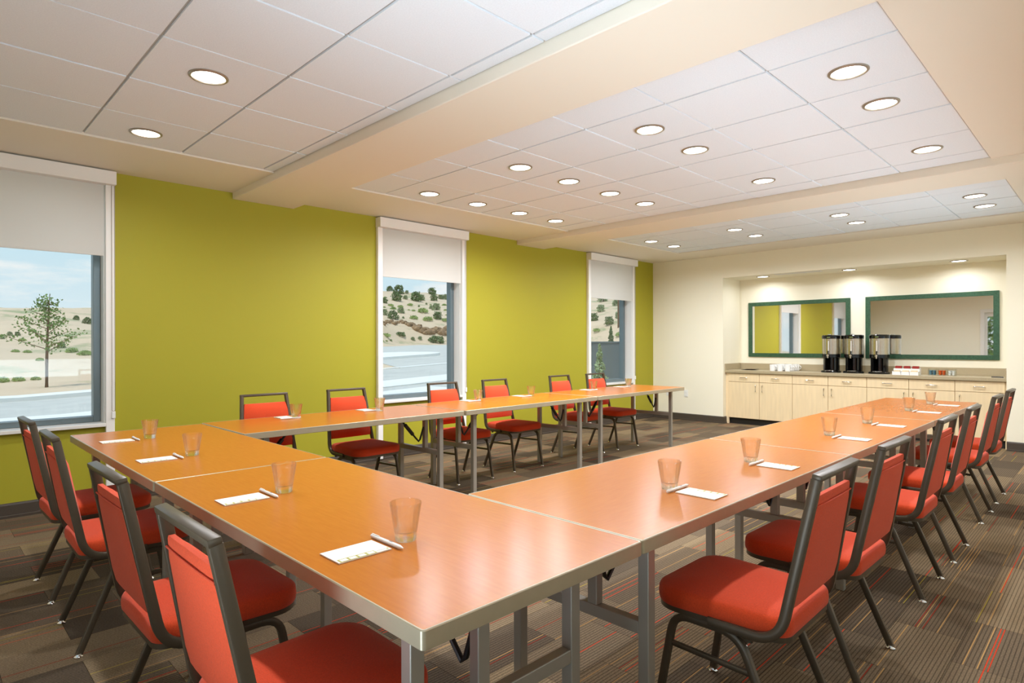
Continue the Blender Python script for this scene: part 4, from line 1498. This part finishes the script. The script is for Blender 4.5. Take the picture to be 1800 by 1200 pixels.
# --- grey cabinet and conifers beyond the farthest window
dv = ray(1086, 600)
pc = dv * 14.5
gx, gy = pc.x, pc.y
gz = terrain(gx, gy)
t = thing('utility_cabinet', 'dark grey utility cabinet outside the farthest window', 'utility cabinet', (gx, gy, gz), math.radians(-8))
zt_ = CAM_H + dv.z * 14.5 - gz
bxo('body', 'greybox', t, -0.62, 0.62, -0.50, 0.50, 0.06, zt_ - 0.04, 0.01)
bxo('lid', 'greybox', t, -0.64, 0.64, -0.52, 0.52, zt_ - 0.04, zt_, 0.01)
bxo('plinth', 'concrete', t, -0.70, 0.70, -0.58, 0.58, -0.1, 0.06)
def conifer(u, vb, vt, dist, wpx, label, m, seed):
    dvb = ray(u, vb)
    p = Vector((dvb.x * dist, dvb.y * dist, 0)); p.z = terrain(p.x, p.y)
    H_ = CAM_H + ray(u, vt).z * dist - p.z
    W_ = wpx / F_PX * dist / 2
    t = thing('conifer', label, 'conifer', p, 0, 'conifers outside the farthest window')
    bm = bmesh.new()
    tube(bm, [(0, 0, -0.05), (0, 0, H_ * 0.9)], [W_ * 0.12, 0.01], 6)
    obj('trunk', bm, 'bark', t)
    def cone(r):
        z = r.random() ** 1.4
        rad = W_ * (1 - z) ** 0.85 * (0.55 + 0.45 * r.random()) * (1.0 + 0.25 * math.sin(z * 26))
        a = r.uniform(0, 6.283)
        return Vector((rad * math.cos(a), rad * math.sin(a), H_ * (0.03 + 0.95 * z)))
    f = tuft_mesh('foliage', m, 1100, cone, W_ * 0.16, seed)
    f.parent = t
    f['kind'] = 'stuff'
conifer(1054, 690, 603, 12.6, 31, 'pale green slender conifer in front of the grey cabinet', 'leaf4', 21)
conifer(1074, 604, 572, 30.0, 17, 'dark green conifer rising behind the grey cabinet', 'leaf3', 22)
# utility pole on the slope
p, d = ground_at(1087, 575)
t = thing('utility_pole', 'thin wooden utility pole on the hillside beyond the farthest window', 'utility pole', p)
bm = bmesh.new(); tube(bm, [(0, 0, -0.2), (0, 0, 9.0)], [0.09, 0.06], 8)
obj('pole', bm, 'bark', t, True)
bxo('crossarm', 'bark', t, -0.05, 0.05, -1.0, 1.0, 8.2, 8.35)

# --- planting outside the glazed door behind the camera (seen in the right mirror)
struct(bxo('garden_ground', 'concrete', None, -6.2, 12, YN - 9, YN - 0.21, -0.3, -0.03))
struct(bxo('terrace_ground', 'concrete', None, XR + 0.21, 12, YN - 0.2, 14, -0.3, -0.03))
def hedge(r):
    return Vector((r.uniform(-0.9, 0.9), r.gauss(0, 0.28), r.uniform(0.02, 2.5)))
hg = thing('hedge', 'leafy green hedge outside the glazed door reflected in the right mirror', 'hedge', (-2.95, YN - 1.9, -0.03))
f = tuft_mesh('foliage', 'leaf', 3200, hedge, 0.07, 31)
f.parent = hg
f['kind'] = 'stuff'
bm = bmesh.new()
for k in range(5):
    x = -0.8 + 0.4 * k
    tube(bm, [(x, 0, 0.0), (x + 0.05, 0.05, 1.0), (x, 0, 2.2)], [0.03, 0.025, 0.01], 6)
obj('stems', bm, 'bark', hg)
